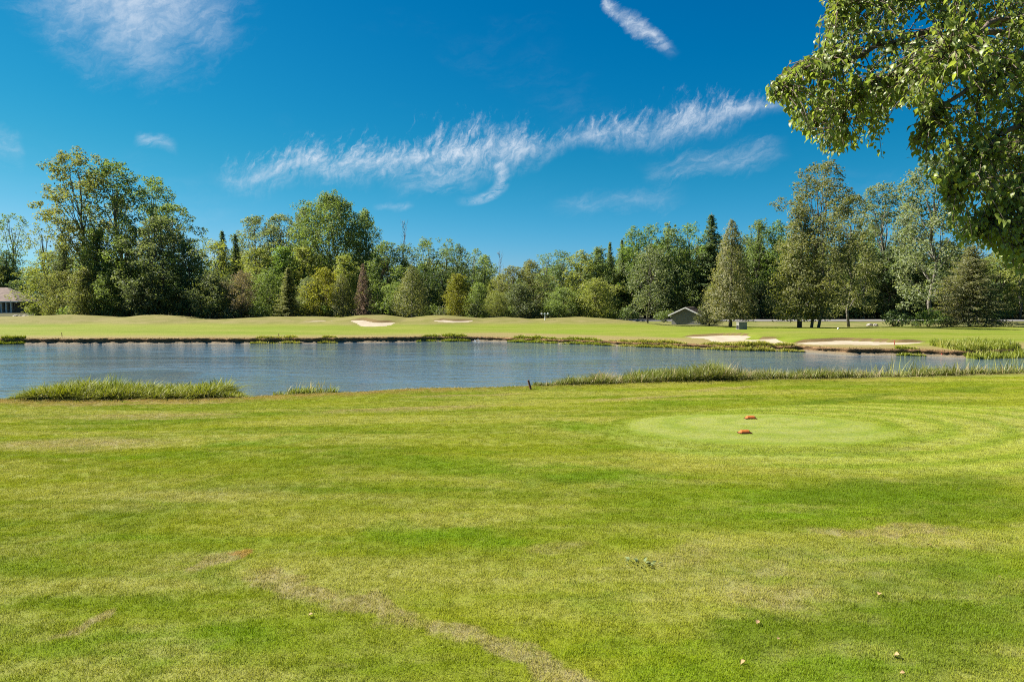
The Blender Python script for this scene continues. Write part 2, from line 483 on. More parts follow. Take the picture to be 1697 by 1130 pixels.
# lush patches in the mid lawn, darker green ones at lower right
lu = mx(blobpx((1250, 835), (1697, 795), .8), blobpx((1330, 1120), (1690, 960), 1.0), blobpx((1180, 1080), (1330, 1010), .35), blobpx((1500, 860), (1697, 830), .8), blobpx((870, 800), (1100, 790), .5),
        blobpx((1150, 690), (1500, 650), .5), blobpx((1560, 650), (1650, 640), .6))
col = g.mix(g.m('MULTIPLY', lu, .72), col, (0.062, 0.104, 0.002))
fields_d = mx(blobpx((0, 737), (280, 735), 1.1), blobpx((0, 690), (430, 690), .7), g.m('MULTIPLY', blobpx((1000, 955), (1600, 930), 1.0, soft=1.0), .75), g.m('MULTIPLY', blobpx((80, 850), (500, 805), .7, soft=1.0), .5), g.m('MULTIPLY', blobpx((480, 690), (900, 668), .8), .8), g.m('MULTIPLY', blobpx((200, 960), (420, 925), .35, soft=1.0), .6))
fields_g = mx(blobpx((640, 760), (1150, 800), .9), blobpx((330, 745), (560, 722), .6), blobpx((600, 880), (900, 900), .4), blobpx((0, 1100), (450, 1060), .5), blobpx((1000, 1120), (1500, 1100), .4), blobpx((900, 700), (1040, 720), .7))
brk = g.mr(g.noise(g.map(P2, rot=(0, 0, R(5)), scale=(.3, 1, 1)), 1.7, 7, .72, .3), .32, .62)
col = g.mix(g.m('MULTIPLY', g.m('MULTIPLY', fields_d, brk), .85), col, (0.245, 0.212, 0.112))
col = g.mix(g.m('MULTIPLY', g.m('MULTIPLY', fields_g, g.mr(brk, 1, 0, .5, 1)), .85), col, (0.092, 0.160, 0.001))
# mown pale apron sweeping round the tee, with a crisp outer edge
midn = g.noise(g.map(P2, rot=(0, 0, R(-9)), scale=(.45, 1, 1)), 1.15, 5, .7, .2)
col = g.mix(g.m('MULTIPLY', g.mr(midn, .50, .68), .55), col, (0.225, 0.218, 0.075))
col = g.mix(g.m('MULTIPLY', g.mr(midn, .46, .30), .45), col, (0.075, 0.135, 0.001))
wv2 = g.vm('SCALE', g.vm('SUBTRACT', g.noise(P2, 1.6, 3, .6, 0, 1), (.5, .5, .5)), None, .25)
PS = g.vm('ADD', P2, wv2)
streak = g.noise(g.map(P2, rot=(0, 0, R(18)), scale=(.3, 2.2, 1)), 1.6, 5, .6, .6)
apron = blob((9.4, 16.2), 6.6, 4.0, R(14), soft=.16, vec=PS)
apron_in = blob((9.6, 17.6), 4.6, 2.0, R(20), soft=.7, vec=PS)
col = g.mix(g.m('MULTIPLY', g.m('MULTIPLY', apron, g.mr(streak, .2, .55)), .9), col, pale)
col = g.mix(g.m('MULTIPLY', blob((13.5, 17.0), 3.6, 1.7, R(30), soft=.8), .6), col, (0.215, 0.215, 0.085))
tee = blob((5.55, 15.9), 2.95, 2.1, R(0), soft=.5, vec=PS)
teerim = g.m('MULTIPLY', blob((5.75, 15.9), 3.3, 2.4, 0, soft=.12, vec=PS), g.m('SUBTRACT', 1.0, tee))
ringv = g.map(PS, loc=(6.6, 16.6, 0), rot=(0, 0, R(8)), scale=(1.0, .62, 1), typ='TEXTURE')
rings = g.m('SINE', g.m('ADD', g.m('MULTIPLY', g.vm('LENGTH', ringv), 4.6), g.m('MULTIPLY', streak, 3.0)))
col = g.mix(g.m('MULTIPLY', g.m('MULTIPLY', apron, g.mr(rings, .1, .9)), .50), col, (0.105, 0.165, 0.006))
col = g.mix(g.m('MULTIPLY', g.m('MULTIPLY', apron, g.mr(rings, -.1, -.9)), .35), col, (0.245, 0.245, 0.095))
col = g.mix(g.m('MULTIPLY', teerim, .35), col, (0.11, 0.160, 0.006))
col = g.mix(g.m('MULTIPLY', tee, .52), col, g.mix(g.mr(g.noise(P2, .9, 5, .65), .35, .65), (0.145, 0.185, 0.030), (0.205, 0.225, 0.072)))
# dry patches
dr = mx(blobpx((420, 955), (570, 990), .26), blobpx((520, 985), (720, 1040), .22), blobpx((690, 1030), (850, 1080), .2), blobpx((800, 1065), (1000, 1140), .24), blobpx((280, 960), (420, 915), .16),
        blobpx((0, 735), (230, 735), .55), blobpx((120, 690), (420, 685), .45), blobpx((480, 685), (860, 670), .45), blobpx((620, 660), (900, 652), .4),
        blobpx((1130, 650), (1260, 640), .5), blobpx((960, 665), (1150, 655), .4), g.m('MULTIPLY', blobpx((1010, 940), (1250, 900), .6, soft=1.0), .62), g.m('MULTIPLY', blobpx((1150, 1000), (1400, 960), .55, soft=1.0), .68), g.m('MULTIPLY', blobpx((1400, 905), (1690, 900), .4, soft=1.0), .6), blobpx((0, 672), (420, 666), .5),
        blobpx((1340, 880), (1600, 880), .3), blobpx((60, 1060), (180, 1010), .15), g.m('MULTIPLY', blobpx((840, 930), (1000, 900), .35, soft=1.0), .6))
drn = g.mr(g.m('MULTIPLY', dr, g.m('ADD', g.m('MULTIPLY', g.noise(P2, 5.0, 8, .78), 1.9), -.32)), .02, .80)
col = g.mix(g.m('MULTIPLY', drn, .78), col, g.mix(g.noise(P2, 9.0, 4, .7), tan, (0.245, 0.215, 0.12)))
col = g.mix(g.m('MULTIPLY', blobpx((405, 925), (432, 912), .09), .8), col, (0.26, 0.15, 0.06))
# bare brown edge at the near shore
yn_c = g.new('ShaderNodeFloatCurve')
lo, hi = -40.0, 50.0
shx = g.m('DIVIDE', g.m('SUBTRACT', PX[0], lo), hi - lo, clamp=True)
cs = yn_c.mapping.curves[0]
pts_ = [(0, float(near_y(lo)) / 60)] + [((a - lo) / (hi - lo), b / 60) for a, b in zip(NP_[:, 0], NP_[:, 1])] + [(1, float(near_y(hi)) / 60)]
cs.points[0].location = pts_[0]; cs.points[1].location = pts_[-1]
for p_ in pts_[1:-1]: cs.points.new(*p_)
yn_c.mapping.update()
g.put(yn_c.inputs['Value'], shx)
dsh = g.m('SUBTRACT', g.m('MULTIPLY', yn_c.outputs[0], 60), g.xyz(PWp)[1])
strip = g.m('MULTIPLY', g.mr(dsh, 2.1, .3), g.mr(PX[1], 34, 32))
leftish = g.mr(PX[0], 4, -6, .35, 1.0)
col = g.mix(g.m('MULTIPLY', g.m('MULTIPLY', strip, leftish), g.mr(g.noise(P2, 1.6, 5, .7), .3, .55)), col, (0.215, 0.150, 0.062))
# the far fairway: yellower, combed stripes, tan mounds
farm = g.mr(PX[1], 40, 46)
fst = g.noise(g.map(P2, scale=(.12, .9, 1)), .5, 4, .6, .3)
fcol = g.mix(g.mr(fst, .36, .64), (0.100, 0.138, 0.005), (0.142, 0.158, 0.020))
fcol = g.mix(g.mr(g.noise(g.map(P2, scale=(.25, .5, 1)), .22, 3, .5), .55, .75), fcol, (0.110, 0.155, 0.008))
fcol = g.mix(g.mr(g.noise(g.map(P2, scale=(.4, 1.2, 1)), 1.3, 6, .7), .45, .75, 0, .45), fcol, (0.175, 0.165, 0.05))
fcol = g.mix(g.m('MULTIPLY', g.mr(PX[2], .12, .48), .90), fcol, g.mix(g.mr(g.noise(P2, .5, 4, .6), .35, .65), (0.118, 0.110, 0.030), (0.158, 0.132, 0.054)))
fcol = g.mix(g.m('MULTIPLY', g.mr(PX[2], -.20, -.30), .85), fcol, (0.180, 0.135, 0.060))
rough_far = g.m('MULTIPLY', g.mr(PX[1], 80, 88), g.mr(PX[0], 14, 22))
fcol = g.mix(g.m('MULTIPLY', rough_far, .85), fcol, g.mix(g.mr(g.noise(P2, .35, 5, .6), .4, .6), (0.155, 0.135, 0.060), (0.10, 0.11, 0.032)))
col = g.mix(farm, col, fcol)
# beyond the first trees: forest floor
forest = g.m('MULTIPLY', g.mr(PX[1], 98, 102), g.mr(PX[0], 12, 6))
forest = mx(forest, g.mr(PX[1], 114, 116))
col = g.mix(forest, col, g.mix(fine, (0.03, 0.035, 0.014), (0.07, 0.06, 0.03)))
# grain
col = g.mix(g.mr(fine, .3, .75, 0, .45), col, g.mix(.35, col, (0.05, 0.065, 0.004)), 'MIX')
col = g.mix(g.mr(vfine, .45, .75, 0, .35), col, g.mix(.45, col, (.32, .32, .12)))
tg.links.new(col, go.inputs[0])

n = mat('turf_ground')
gr = n.new('ShaderNodeGroup'); gr.node_tree = tg
gg = n.new('ShaderNodeNewGeometry')
gz = n.xyz(gg.outputs['Position'])
nrm = n.xyz(gg.outputs['True Normal'])
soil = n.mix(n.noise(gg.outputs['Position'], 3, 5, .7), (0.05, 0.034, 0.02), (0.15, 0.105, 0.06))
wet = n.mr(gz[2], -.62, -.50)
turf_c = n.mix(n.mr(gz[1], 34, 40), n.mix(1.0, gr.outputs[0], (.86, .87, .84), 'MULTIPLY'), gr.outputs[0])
cc_ = n.mix(n.m('SUBTRACT', 1.0, wet), turf_c, soil)
cc_ = n.mix(n.mr(nrm[2], .93, .80), cc_, (0.12, 0.085, 0.035))
hgt = n.m('ADD', n.m('MULTIPLY', n.noise(gg.outputs['Position'], 60, 3, .7), .5), n.noise(gg.outputs['Position'], 14, 5, .7))
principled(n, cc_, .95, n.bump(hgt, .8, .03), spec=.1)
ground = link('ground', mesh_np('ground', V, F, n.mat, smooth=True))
tag(ground, 'golf course lawn with tee, fairway and low mounds', kind='structure')

# ------------------------------------------------------------------ water
WC = at_z(215, 622, WATER_Z)
n = mat('pond_water')
gg = n.new('ShaderNodeNewGeometry')
Pp = gg.outputs['Position']
r1 = n.noise(n.map(Pp, rot=(0, 0, R(8)), scale=(.55, 1, 1)), 2.4, 3, .55, .6)
r2 = n.noise(n.map(Pp, rot=(0, 0, R(-14)), scale=(.6, 1, 1)), 7.5, 2, .5, .3)
calm = n.mr(n.noise(n.map(Pp, scale=(.4, 1, 1)), .10, 3, .5), .35, .62, .35, 1.15)
wx = n.xyz(Pp)
shore_d = n.m('SUBTRACT', n.m('SUBTRACT', 62.0, n.m('MULTIPLY', n.m('MAXIMUM', wx[0], 2.0), .42)), wx[1])
calm = n.m('MULTIPLY', calm, n.mr(wx[0], 3.0, 16.0, 1.0, .38))
wc = n.map(n.vm('ADD', Pp, n.vm('SCALE', n.noise(Pp, .5, 3, .6, 0, 1), None, 2.0)), loc=(WC[0] + 1.0, WC[1] + 1.0, WATER_Z), scale=(3.6, 5.0, 50), typ='TEXTURE')
calm = n.m('MULTIPLY', calm, n.mr(n.vm('LENGTH', wc), .5, 1.1, .30, 1.0))
calm = n.m('MULTIPLY', calm, n.mr(shore_d, -.5, 9.0, .12, 1.0))
r0 = n.noise(n.map(Pp, rot=(0, 0, R(5)), scale=(.4, 1, 1)), .8, 3, .5, .4)
hh = n.m('MULTIPLY', n.m('ADD', n.m('ADD', n.m('MULTIPLY', r0, 1.6), n.m('MULTIPLY', r1, .9)), n.m('MULTIPLY', r2, .30)), calm)
deep = n.mix(n.noise(Pp, .25, 3, .5), (0.064, 0.106, 0.140), (0.074, 0.108, 0.132))  # blue of the reflected sky put into the base colour
pp_ = principled(n, deep, .06, n.bump(hh, 1.0, .105), spec=.5)
pp_.inputs['IOR'].default_value = 1.42
water = MB().add([(-150, 8, WATER_Z), (150, 20, WATER_Z), (150, 70, WATER_Z), (-150, 80, WATER_Z)], [(0, 1, 2, 3)]).build('water', n.mat)
tag(water, 'rippled blue pond across the middle of the course', kind='structure')

# ------------------------------------------------------------------ eroded earth bank along the far shore
n = mat('bank_earth')
gg = n.new('ShaderNodeNewGeometry'); Pp = gg.outputs['Position']; z_ = n.xyz(Pp)
c1 = n.mix(n.mr(n.noise(n.map(Pp, scale=(1, 1, 2.5)), 2.2, 6, .7), .3, .7), (0.07, 0.042, 0.022), (0.26, 0.155, 0.075))
base_ = n.mix(n.noise(Pp, 4, 4, .6), (0.19, 0.155, 0.105), (0.10, 0.08, 0.05))
c1 = n.mix(n.mr(z_[2], WATER_Z + .20, WATER_Z + .12), c1, base_)
c1 = n.mix(n.mr(z_[2], -.38, -.30), c1, (0.17, 0.115, 0.05))
principled(n, c1, .95, n.bump(n.noise(Pp, 9, 6, .75), 1.0, .08), spec=.1)
bank_m = n.mat
def bank_mesh(x0, x1):
    xs_ = np.arange(x0, x1, .12)
    yf = far_y(xs_); zt = height(xs_, yf + .55)
    prof = [(.70, .012), (.30, .035), (-.05, .02), (-.16, -.06), (-.12, -.13), (.02, -.24), (-.22, -.36), (-.42, -.42), (-.7, -.55)]
    rows = []
    for k, (dy, dz) in enumerate(prof):
        nz = rng.normal(0, .035, len(xs_)) + .08 * wob(xs_, 2.3 + k * .31, k)
        yy = yf + dy - nz * (1 if 0 < k < 8 else .2)
        top = height(xs_, yf + .70)
        if k < 4: zz = top + dz + (rng.normal(0, .012, len(xs_)) if k else 0)
        else: zz = np.interp(k, [3, 8], [1, 0]) * (top - .06) + np.interp(k, [3, 8], [0, 1]) * (WATER_Z - .1) + rng.normal(0, .015, len(xs_))
        if k == 6: zz = WATER_Z + .12 + rng.normal(0, .015, len(xs_))
        if k == 7: zz = WATER_Z + .035 + 0 * zz
        if k == 8: zz = WATER_Z - .12 + 0 * zz
        rows.append(np.stack([xs_, yy, zz], -1))
    V = np.stack(rows, 0); a, b = V.shape[:2]
    ii = np.arange(a * b).reshape(a, b)
    F = np.stack([ii[:-1, :-1], ii[1:, :-1], ii[1:, 1:], ii[:-1, 1:]], -1).reshape(-1, 4)
    return V.reshape(-1, 3), F
for a, b, lb in ((-85, 2.0, 'eroded brown earth bank under the left half of the far fairway'), (2.0, 48, 'crumbling brown earth bank along the right half of the far shore')):
    V, F = bank_mesh(a, b)
    o = link('earth_bank', mesh_np('earth_bank', V, F, bank_m, smooth=False)); tag(o, lb, kind='structure')

# ------------------------------------------------------------------ sand bunkers
n = mat('bunker_sand')
gg = n.new('ShaderNodeNewGeometry'); Pp = gg.outputs['Position']
cs_ = n.mix(n.mr(n.noise(Pp, .9, 5, .6), .3, .7), (0.255, 0.215, 0.155), (0.32, 0.275, 0.205))
principled(n, cs_, .95, n.bump(n.noise(n.map(Pp, scale=(.4, 2, 1)), 4, 4, .6), .7, .06), spec=.1)
sand_m = n.mat
BL = ['pale sand bunker with a pointed left end in the face of a left-centre mound', 'thin pale sand bunker in the mound straight across the pond', 'sliver of sand bunker at the foot of the mound left of the pointed bunker',
      'irregular two-lobed sand bunker above the reedy shore in front of the grey shed', 'long narrow sand bunker right above the crumbling brown bank']
for (poly, amp), lb in zip(bunkers, BL):
    st = .16
    ax = np.arange(poly[:, 0].min(), poly[:, 0].max() + st, st); ay = np.arange(poly[:, 1].min(), poly[:, 1].max() + st, st)
    X, Y = np.meshgrid(ax, ay)
    Z = height(X, Y, False) - .05 + .022
    ins = inpoly(X[:-1, :-1] + st / 2, Y[:-1, :-1] + st / 2, poly)
    ii = np.arange(X.size).reshape(X.shape)
    F = np.stack([ii[:-1, :-1], ii[:-1, 1:], ii[1:, 1:], ii[1:, :-1]], -1)[ins]
    V = np.stack([X, Y, Z], -1).reshape(-1, 3)
    used, inv = np.unique(F, return_inverse=True)
    o = link('sand_bunker', mesh_np('sand_bunker', V[used], inv.reshape(F.shape), sand_m, smooth=True))
    tag(o, lb, kind='structure')

# ------------------------------------------------------------------ road behind the right half
n = mat('road_asphalt')
gg = n.new('ShaderNodeNewGeometry'); Pp = gg.outputs['Position']
principled(n, n.mix(n.noise(Pp, 1.2, 5, .6), (0.13, 0.125, 0.118), (0.21, 0.20, 0.185)), .9, spec=.2)
RX = np.arange(4, 260, 2.0)
ry0 = 102 + 3 * sm(30, 4, RX); ry1 = ry0 + 8
rows = []
for yy, off in ((ry0, .02), (ry0 + .05, .10), (ry0 + 4, .16), (ry1, .10), (ry1 + .05, .02)):
    rows.append(np.stack([RX, yy, height(RX, ry0 + 4) * 0 + .06 + off], -1))
V = np.stack(rows, 0); a, b = V.shape[:2]; ii = np.arange(a * b).reshape(a, b)
F = np.stack([ii[:-1, :-1], ii[:-1, 1:], ii[1:, 1:], ii[1:, :-1]], -1).reshape(-1, 4)
road = link('road', mesh_np('road', V.reshape(-1, 3), F, n.mat)); tag(road, 'grey road running behind the trees at the right', kind='structure')

# ------------------------------------------------------------------ plant materials
def leaf_mat(name, trans=.35, gloss=.04, col_attr=None, rough=.45, bend=0.0):
    n = mat(name)
    oi = n.new('ShaderNodeObjectInfo')
    at = n.new('ShaderNodeAttribute'); at.attribute_name = 'tint'
    base = oi.outputs['Color'] if col_attr is None else col_attr(n, at)
    v = at.outputs['Fac']
    c = n.mix(n.mr(v, 0, .55, .55, 0, smooth=False), base, n.mix(1.0, base, (.55, .62, .55), 'MULTIPLY'))
    c = n.mix(n.mr(v, .6, 1, 0, .7, smooth=False), c, n.mix(1.0, base, (1.75, 1.5, 1.5), 'MULTIPLY'))
    d = n.new('ShaderNodeBsdfDiffuse'); n.put(d.inputs[0], c)
    if bend:
        gN = n.new('ShaderNodeNewGeometry')
        n.put(d.inputs['Normal'], n.vm('NORMALIZE', n.vm('ADD', gN.outputs['Normal'], (0, 0, bend))))
    t = n.new('ShaderNodeBsdfTranslucent'); n.put(t.inputs[0], n.mix(1.0, c, (1.2, 1.25, .6), 'MULTIPLY'))
    m1 = n.new('ShaderNodeMixShader'); m1.inputs[0].default_value = trans
    n.t.links.new(d.outputs[0], m1.inputs[1]); n.t.links.new(t.outputs[0], m1.inputs[2])
    gl = n.new('ShaderNodeBsdfGlossy'); gl.inputs['Roughness'].default_value = rough; gl.inputs[0].default_value = (1, 1, 1, 1)
    m2 = n.new('ShaderNodeMixShader'); m2.inputs[0].default_value = gloss
    n.t.links.new(m1.outputs[0], m2.inputs[1]); n.t.links.new(gl.outputs[0], m2.inputs[2])
    n.t.links.new(m2.outputs[0], n.out.inputs[0])
    return n.mat
LEAF = leaf_mat('tree_foliage', .5, .018, rough=.6, bend=.35)
n = mat('bark')
oi = n.new('ShaderNodeObjectInfo'); tcn = n.new('ShaderNodeTexCoord')
nb = n.noise(n.map(tcn.outputs['Object'], scale=(6, 6, 1)), 2.0, 5, .7)
principled(n, n.mix(nb, n.mix(1, oi.outputs['Color'], (.5, .5, .5), 'MULTIPLY'), n.mix(1, oi.outputs['Color'], (1.5, 1.5, 1.5), 'MULTIPLY')), .95, n.bump(nb, .8, .05), spec=.1)
BARK = n.mat

# ------------------------------------------------------------------ tree builders (every builder returns trunk mesh, crown mesh, ref height, ref width)
def leaves(C, N_, size, jitter=.35, asp=.55):
    """diamond leaf sprigs at centres C facing roughly N_"""
    k = len(C)
    Nn = N_ + rng.normal(0, jitter, (k, 3)); Nn /= np.linalg.norm(Nn, axis=1)[:, None] + 1e-9
    A = np.cross(Nn, rng.normal(0, 1, (k, 3))); A /= np.linalg.norm(A, axis=1)[:, None] + 1e-9
    B = np.cross(Nn, A)
    s = (size * rng.uniform(.6, 1.35, k))[:, None]
    fold = Nn * s * .18
    V = np.stack([C - A * s * .5, C - B * s * asp * .5 + fold, C + A * s * .5, C + B * s * asp * .5 + fold], 1).reshape(-1, 3)
    F = np.arange(k * 4).reshape(k, 4)
    return V, F
def clumps_to_leaves(cl, per, size, up=.35, jitter=.55):
    """cl: rows (x,y,z,rx,rz)"""
    Cs, Ns, tints = [], [], []
    for (x, y, z, rx, rz) in cl:
        k = max(6, int(per * (rx * rx * rz) ** .6))
        d = rng.normal(0, 1, (k, 3)); d /= np.linalg.norm(d, axis=1)[:, None]
        r = rng.uniform(.25, 1.05, k) ** .55
        r *= 1 + .25 * np.sin(d[:, 0] * 5 + x) * np.sin(d[:, 2] * 4 + z)
        Cs.append(np.array([x, y, z]) + d * r[:, None] * np.array([rx, rx, rz]))
        Ns.append(d + np.array([0, 0, up]))
        tints.append(np.clip(rng.normal(.5, .2, k) + rng.normal(0, .12), 0, 1))
    C = np.concatenate(Cs); N_ = np.concatenate(Ns)
    V, F = leaves(C, N_, size, jitter)
    return V, F, np.concatenate(tints)
def crown_mesh(name, V, F, t):
    return mesh_np(name, V, F, LEAF, attrs={'tint': t})
def limb(p, q, sag=.1, k=5, wig=.06):
    p = np.array(p, float); q = np.array(q, float); t = np.linspace(0, 1, k)[:, None]
    L = np.linalg.norm(q - p)
    pts = p + (q - p) * t
    pts[:, 2] += sag * L * np.sin(t[:, 0] * PI)
    pts[1:-1] += rng.normal(0, wig * L / k, (k - 2, 3))
    return pts
def broad(h, wd, base=.22, ncl=46, clr=(.12, .2), per=42, size=.42, shape='round', lean=.0, trunks=1, sparse=1.0, rz=.75, jag=.15):
    mb = MB(); cl = []
    for tk in range(trunks):
        tx, ty = (rng.normal(0, wd * .08, 2) if trunks > 1 else (0, 0))
        top = np.array([lean * h + rng.normal(0, wd * .05), rng.normal(0, wd * .05), h * .86])
        tp = limb((tx, ty, -.4), top, 0, 8, .10)
        r0 = h * .012 / math.sqrt(trunks)
        mb.tube(tp, np.linspace(1, .18, 8) * r0, 7)
        n_ = ncl // trunks
        for i in range(n_):
            t = (i + rng.random()) / n_
            z = h * (base + (1 - base) * t)
            if shape == 'round': env = math.sin(PI * min(1, (t * .92 + .10))) ** .55
            elif shape == 'spread': env = .35 + .75 * math.sin(PI * min(1, t ** .8 * .9 + .06))
            elif shape == 'egg': env = max(.12, (1 - t) ** .55 * (.55 + .45 * min(1, t * 5)))
            else: env = .80 * (1 - t ** 5) ** .8 + .2
            cr = wd * rng.uniform(*clr) * (1.0 if t < .85 else .75)
            rr = max(0, wd * .5 * env - cr * .6) * math.sqrt(rng.uniform(.15, 1)) * (1 + rng.normal(0, jag))
            a = i * 2.4 + rng.normal(0, .5)
            zc = min(z, h - cr * rz * (.6 + .6 * rng.random()))
            k = min(7, int(np.interp(zc / h * .72 * 7 / .86, [0, 7], [0, 7])))
            root = tp[max(1, min(7, k))]
            c = np.array([root[0] + rr * math.cos(a), root[1] + rr * math.sin(a), zc])
            cl.append((*c, cr, cr * rz * rng.uniform(.75, 1.2)))
            if i % 2 == 0 and t > .05:
                q = c + np.array([0, 0, cr * .2])
                mb.tube(limb(root, q, .06, 5, .1), np.linspace(r0 * .34 * (1 - .5 * t) + .02, .018, 5), 4)
            # satellite tufts give the outline its broken edge
            for _ in range(3):
                o_ = rng.normal(0, 1, 3); o_ /= np.linalg.norm(o_)
                if o_[2] < -.4: o_[2] *= -1
                cl.append((*(c + o_ * cr * np.array([1.15, 1.15, rz * 1.1])), cr * .38, cr * .33))
    V, F, t = clumps_to_leaves(cl, per * sparse, size)
    return mb.mesh('trunk', BARK, True), crown_mesh('crown', V, F, t), h, wd
def conifer(h, wd, base=.08, size=.34, step=.42, dens=1.0, droop=.25, power=.9, bare=False, ragged=.3):
    mb = MB(); mb.tube(limb((0, 0, -.4), (0, 0, h * .985), 0, 8, .02), np.linspace(h * .016, .02, 8), 7)
    Cs, Ns = [], []; z = h * base
    while z < h * .97:
        t = (z / h - base) / (1 - base)
        L0 = wd * .5 * ((1 - t) ** power * .95 + .04)
        nb_ = max(4, int(5 + 5 * (1 - t)))
        a0 = rng.random() * 6
        for i in range(nb_):
            a = a0 + i * 2 * PI / nb_ + rng.normal(0, .2)
            L = L0 * rng.uniform(1 - ragged * 1.6, 1 + ragged * .5)
            dr_ = droop * (1 - t * .9)
            s = np.linspace(0, 1, 5)
            pts = np.stack([np.cos(a) * L * s, np.sin(a) * L * s, z - dr_ * L * s ** 1.3 + .14 * L * s ** 4], -1)
            mb.tube(pts[[0, 2, 4]], [.045 * (1 - t) + .015, .03 * (1 - t) + .01, .008], 3)
            if bare:
                for _ in range(int(L * 5) + 2):
                    u = rng.uniform(.25, 1); p = np.array([np.cos(a) * L * u, np.sin(a) * L * u, z - dr_ * L * u ** 1.3])
                    q = p + np.array([rng.normal(0, .22), rng.normal(0, .22), -rng.uniform(.15, .5)])
                    mb.tube([p, q], [.02, .008], 3)
            k = max(3, int(L * 15 * dens))
            u = rng.uniform(.12, 1.05, k); side = rng.normal(0, .16 * L + .08, k) * (1 - .5 * u)
            ca, sa = math.cos(a), math.sin(a)
            C = np.stack([ca * L * u - sa * side, sa * L * u + ca * side, z - dr_ * L * u ** 1.3 + .14 * L * u ** 4 + rng.normal(-.08, .10, k)], -1)
            Cs.append(C); Ns.append(np.tile([ca * .5, sa * .5, .8], (k, 1)))
        z += step * rng.uniform(.7, 1.3) * (1 - .4 * t)
    C = np.concatenate(Cs); N_ = np.concatenate(Ns)
    if bare:
        m_ = rng.random(len(C)) < .35; C = C[m_]; N_ = N_[m_]; size *= .7
    V, F = leaves(C, N_, size, .5, .5)
    return mb.mesh('trunk', BARK, True), crown_mesh('crown', V, F, np.clip(rng.normal(.5, .22, len(C)), 0, 1)), h, wd
def cedar(h, wd, base=.08, size=.34, n_=7500, power=.62):
    mb = MB(); mb.tube(limb((0, 0, -.4), (0, 0, h * .95), 0, 7, .02), np.linspace(h * .022, .03, 7), 7)
    t = 1 - rng.random(n_) ** .62; a = rng.random(n_) * 2 * PI
    env = wd * .5 * ((1 - t) ** power) * (.72 + .28 * np.clip(t * 9, 0, 1))
    lob = 1 + .16 * np.sin(a * 3 + t * 9) + .13 * np.sin(a * 7 - t * 23 + 1) + .12 * np.sin(a * 2 + t * 41)
    lob = lob * (1 + .16 * np.sin(a * 11 + t * 60) * np.sin(t * 37 + a * 2) + .10 * np.sin(t * 90 + a * 5))
    r = env * lob * rng.uniform(.35, 1.12, n_) ** .5
    C = np.stack([np.cos(a) * r, np.sin(a) * r, h * (base + (1 - base) * t) + rng.normal(0, .15, n_) - .12 * r], -1)
    N_ = np.stack([np.cos(a), np.sin(a), np.full(n_, .45)], -1)
    for i in range(18):
        tt = i / 18; aa = i * 2.4; rr = wd * .38 * (1 - tt) ** power
        mb.tube([(0, 0, h * (base + tt * (1 - base))), (math.cos(aa) * rr, math.sin(aa) * rr, h * (base + tt * (1 - base)) - .1)], [.05, .015], 3)
    V, F = leaves(C, N_, size, .55, .6)
    tint = np.clip(rng.normal(.5, .2, n_) + .15 * np.sin(a * 5 + t * 30), 0, 1)
    return mb.mesh('trunk', BARK, True), crown_mesh('crown', V, F, tint), h, wd
def snag(h, wd):
    mb = MB(); tp = limb((0, 0, -.4), (.2, 0, h), 0, 8, .05); mb.tube(tp, np.linspace(.16, .02, 8), 6)
    for i in range(26):
        k = rng.integers(3, 8); p = tp[k] + (tp[k - 1] - tp[k]) * rng.random(); a = rng.random() * 6.28; L = wd * .5 * rng.uniform(.3, 1)
        q = p + np.array([math.cos(a) * L * .6, math.sin(a) * L * .6, L * 1.3]); q[2] = min(q[2], h * 1.02)
        l_ = limb(p, q, -.05, 4, .2); mb.tube(l_, [.05, .035, .022, .01], 4)
        for _ in range(3):
            s_ = l_[rng.integers(1, 4)]; mb.tube([s_, s_ + np.array([rng.normal(0, .3), rng.normal(0, .3), rng.uniform(.3, .9)])], [.02, .007], 3)
    return mb.mesh('trunk', BARK, True), None, h, wd
def shrub(h, wd, n_=1500, size=.26):
    cl = []
    for i in range(13):
        a = rng.random() * 6.28; rr = wd * .36 * math.sqrt(rng.random()); c = wd * rng.uniform(.14, .22)
        cl.append((rr * math.cos(a), rr * math.sin(a), h * rng.uniform(.25, .8) * (1.1 - rr / wd), c, h * .24))
    V, F, t = clumps_to_leaves(cl, n_ / 13, size)
    mb = MB()
    for i in range(5): mb.tube([(0, 0, -.2), (rng.normal(0, wd * .15), rng.normal(0, wd * .15), h * .6)], [.05, .015], 4)
    return mb.mesh('trunk', BARK, True), crown_mesh('crown', V, F, t), h, wd

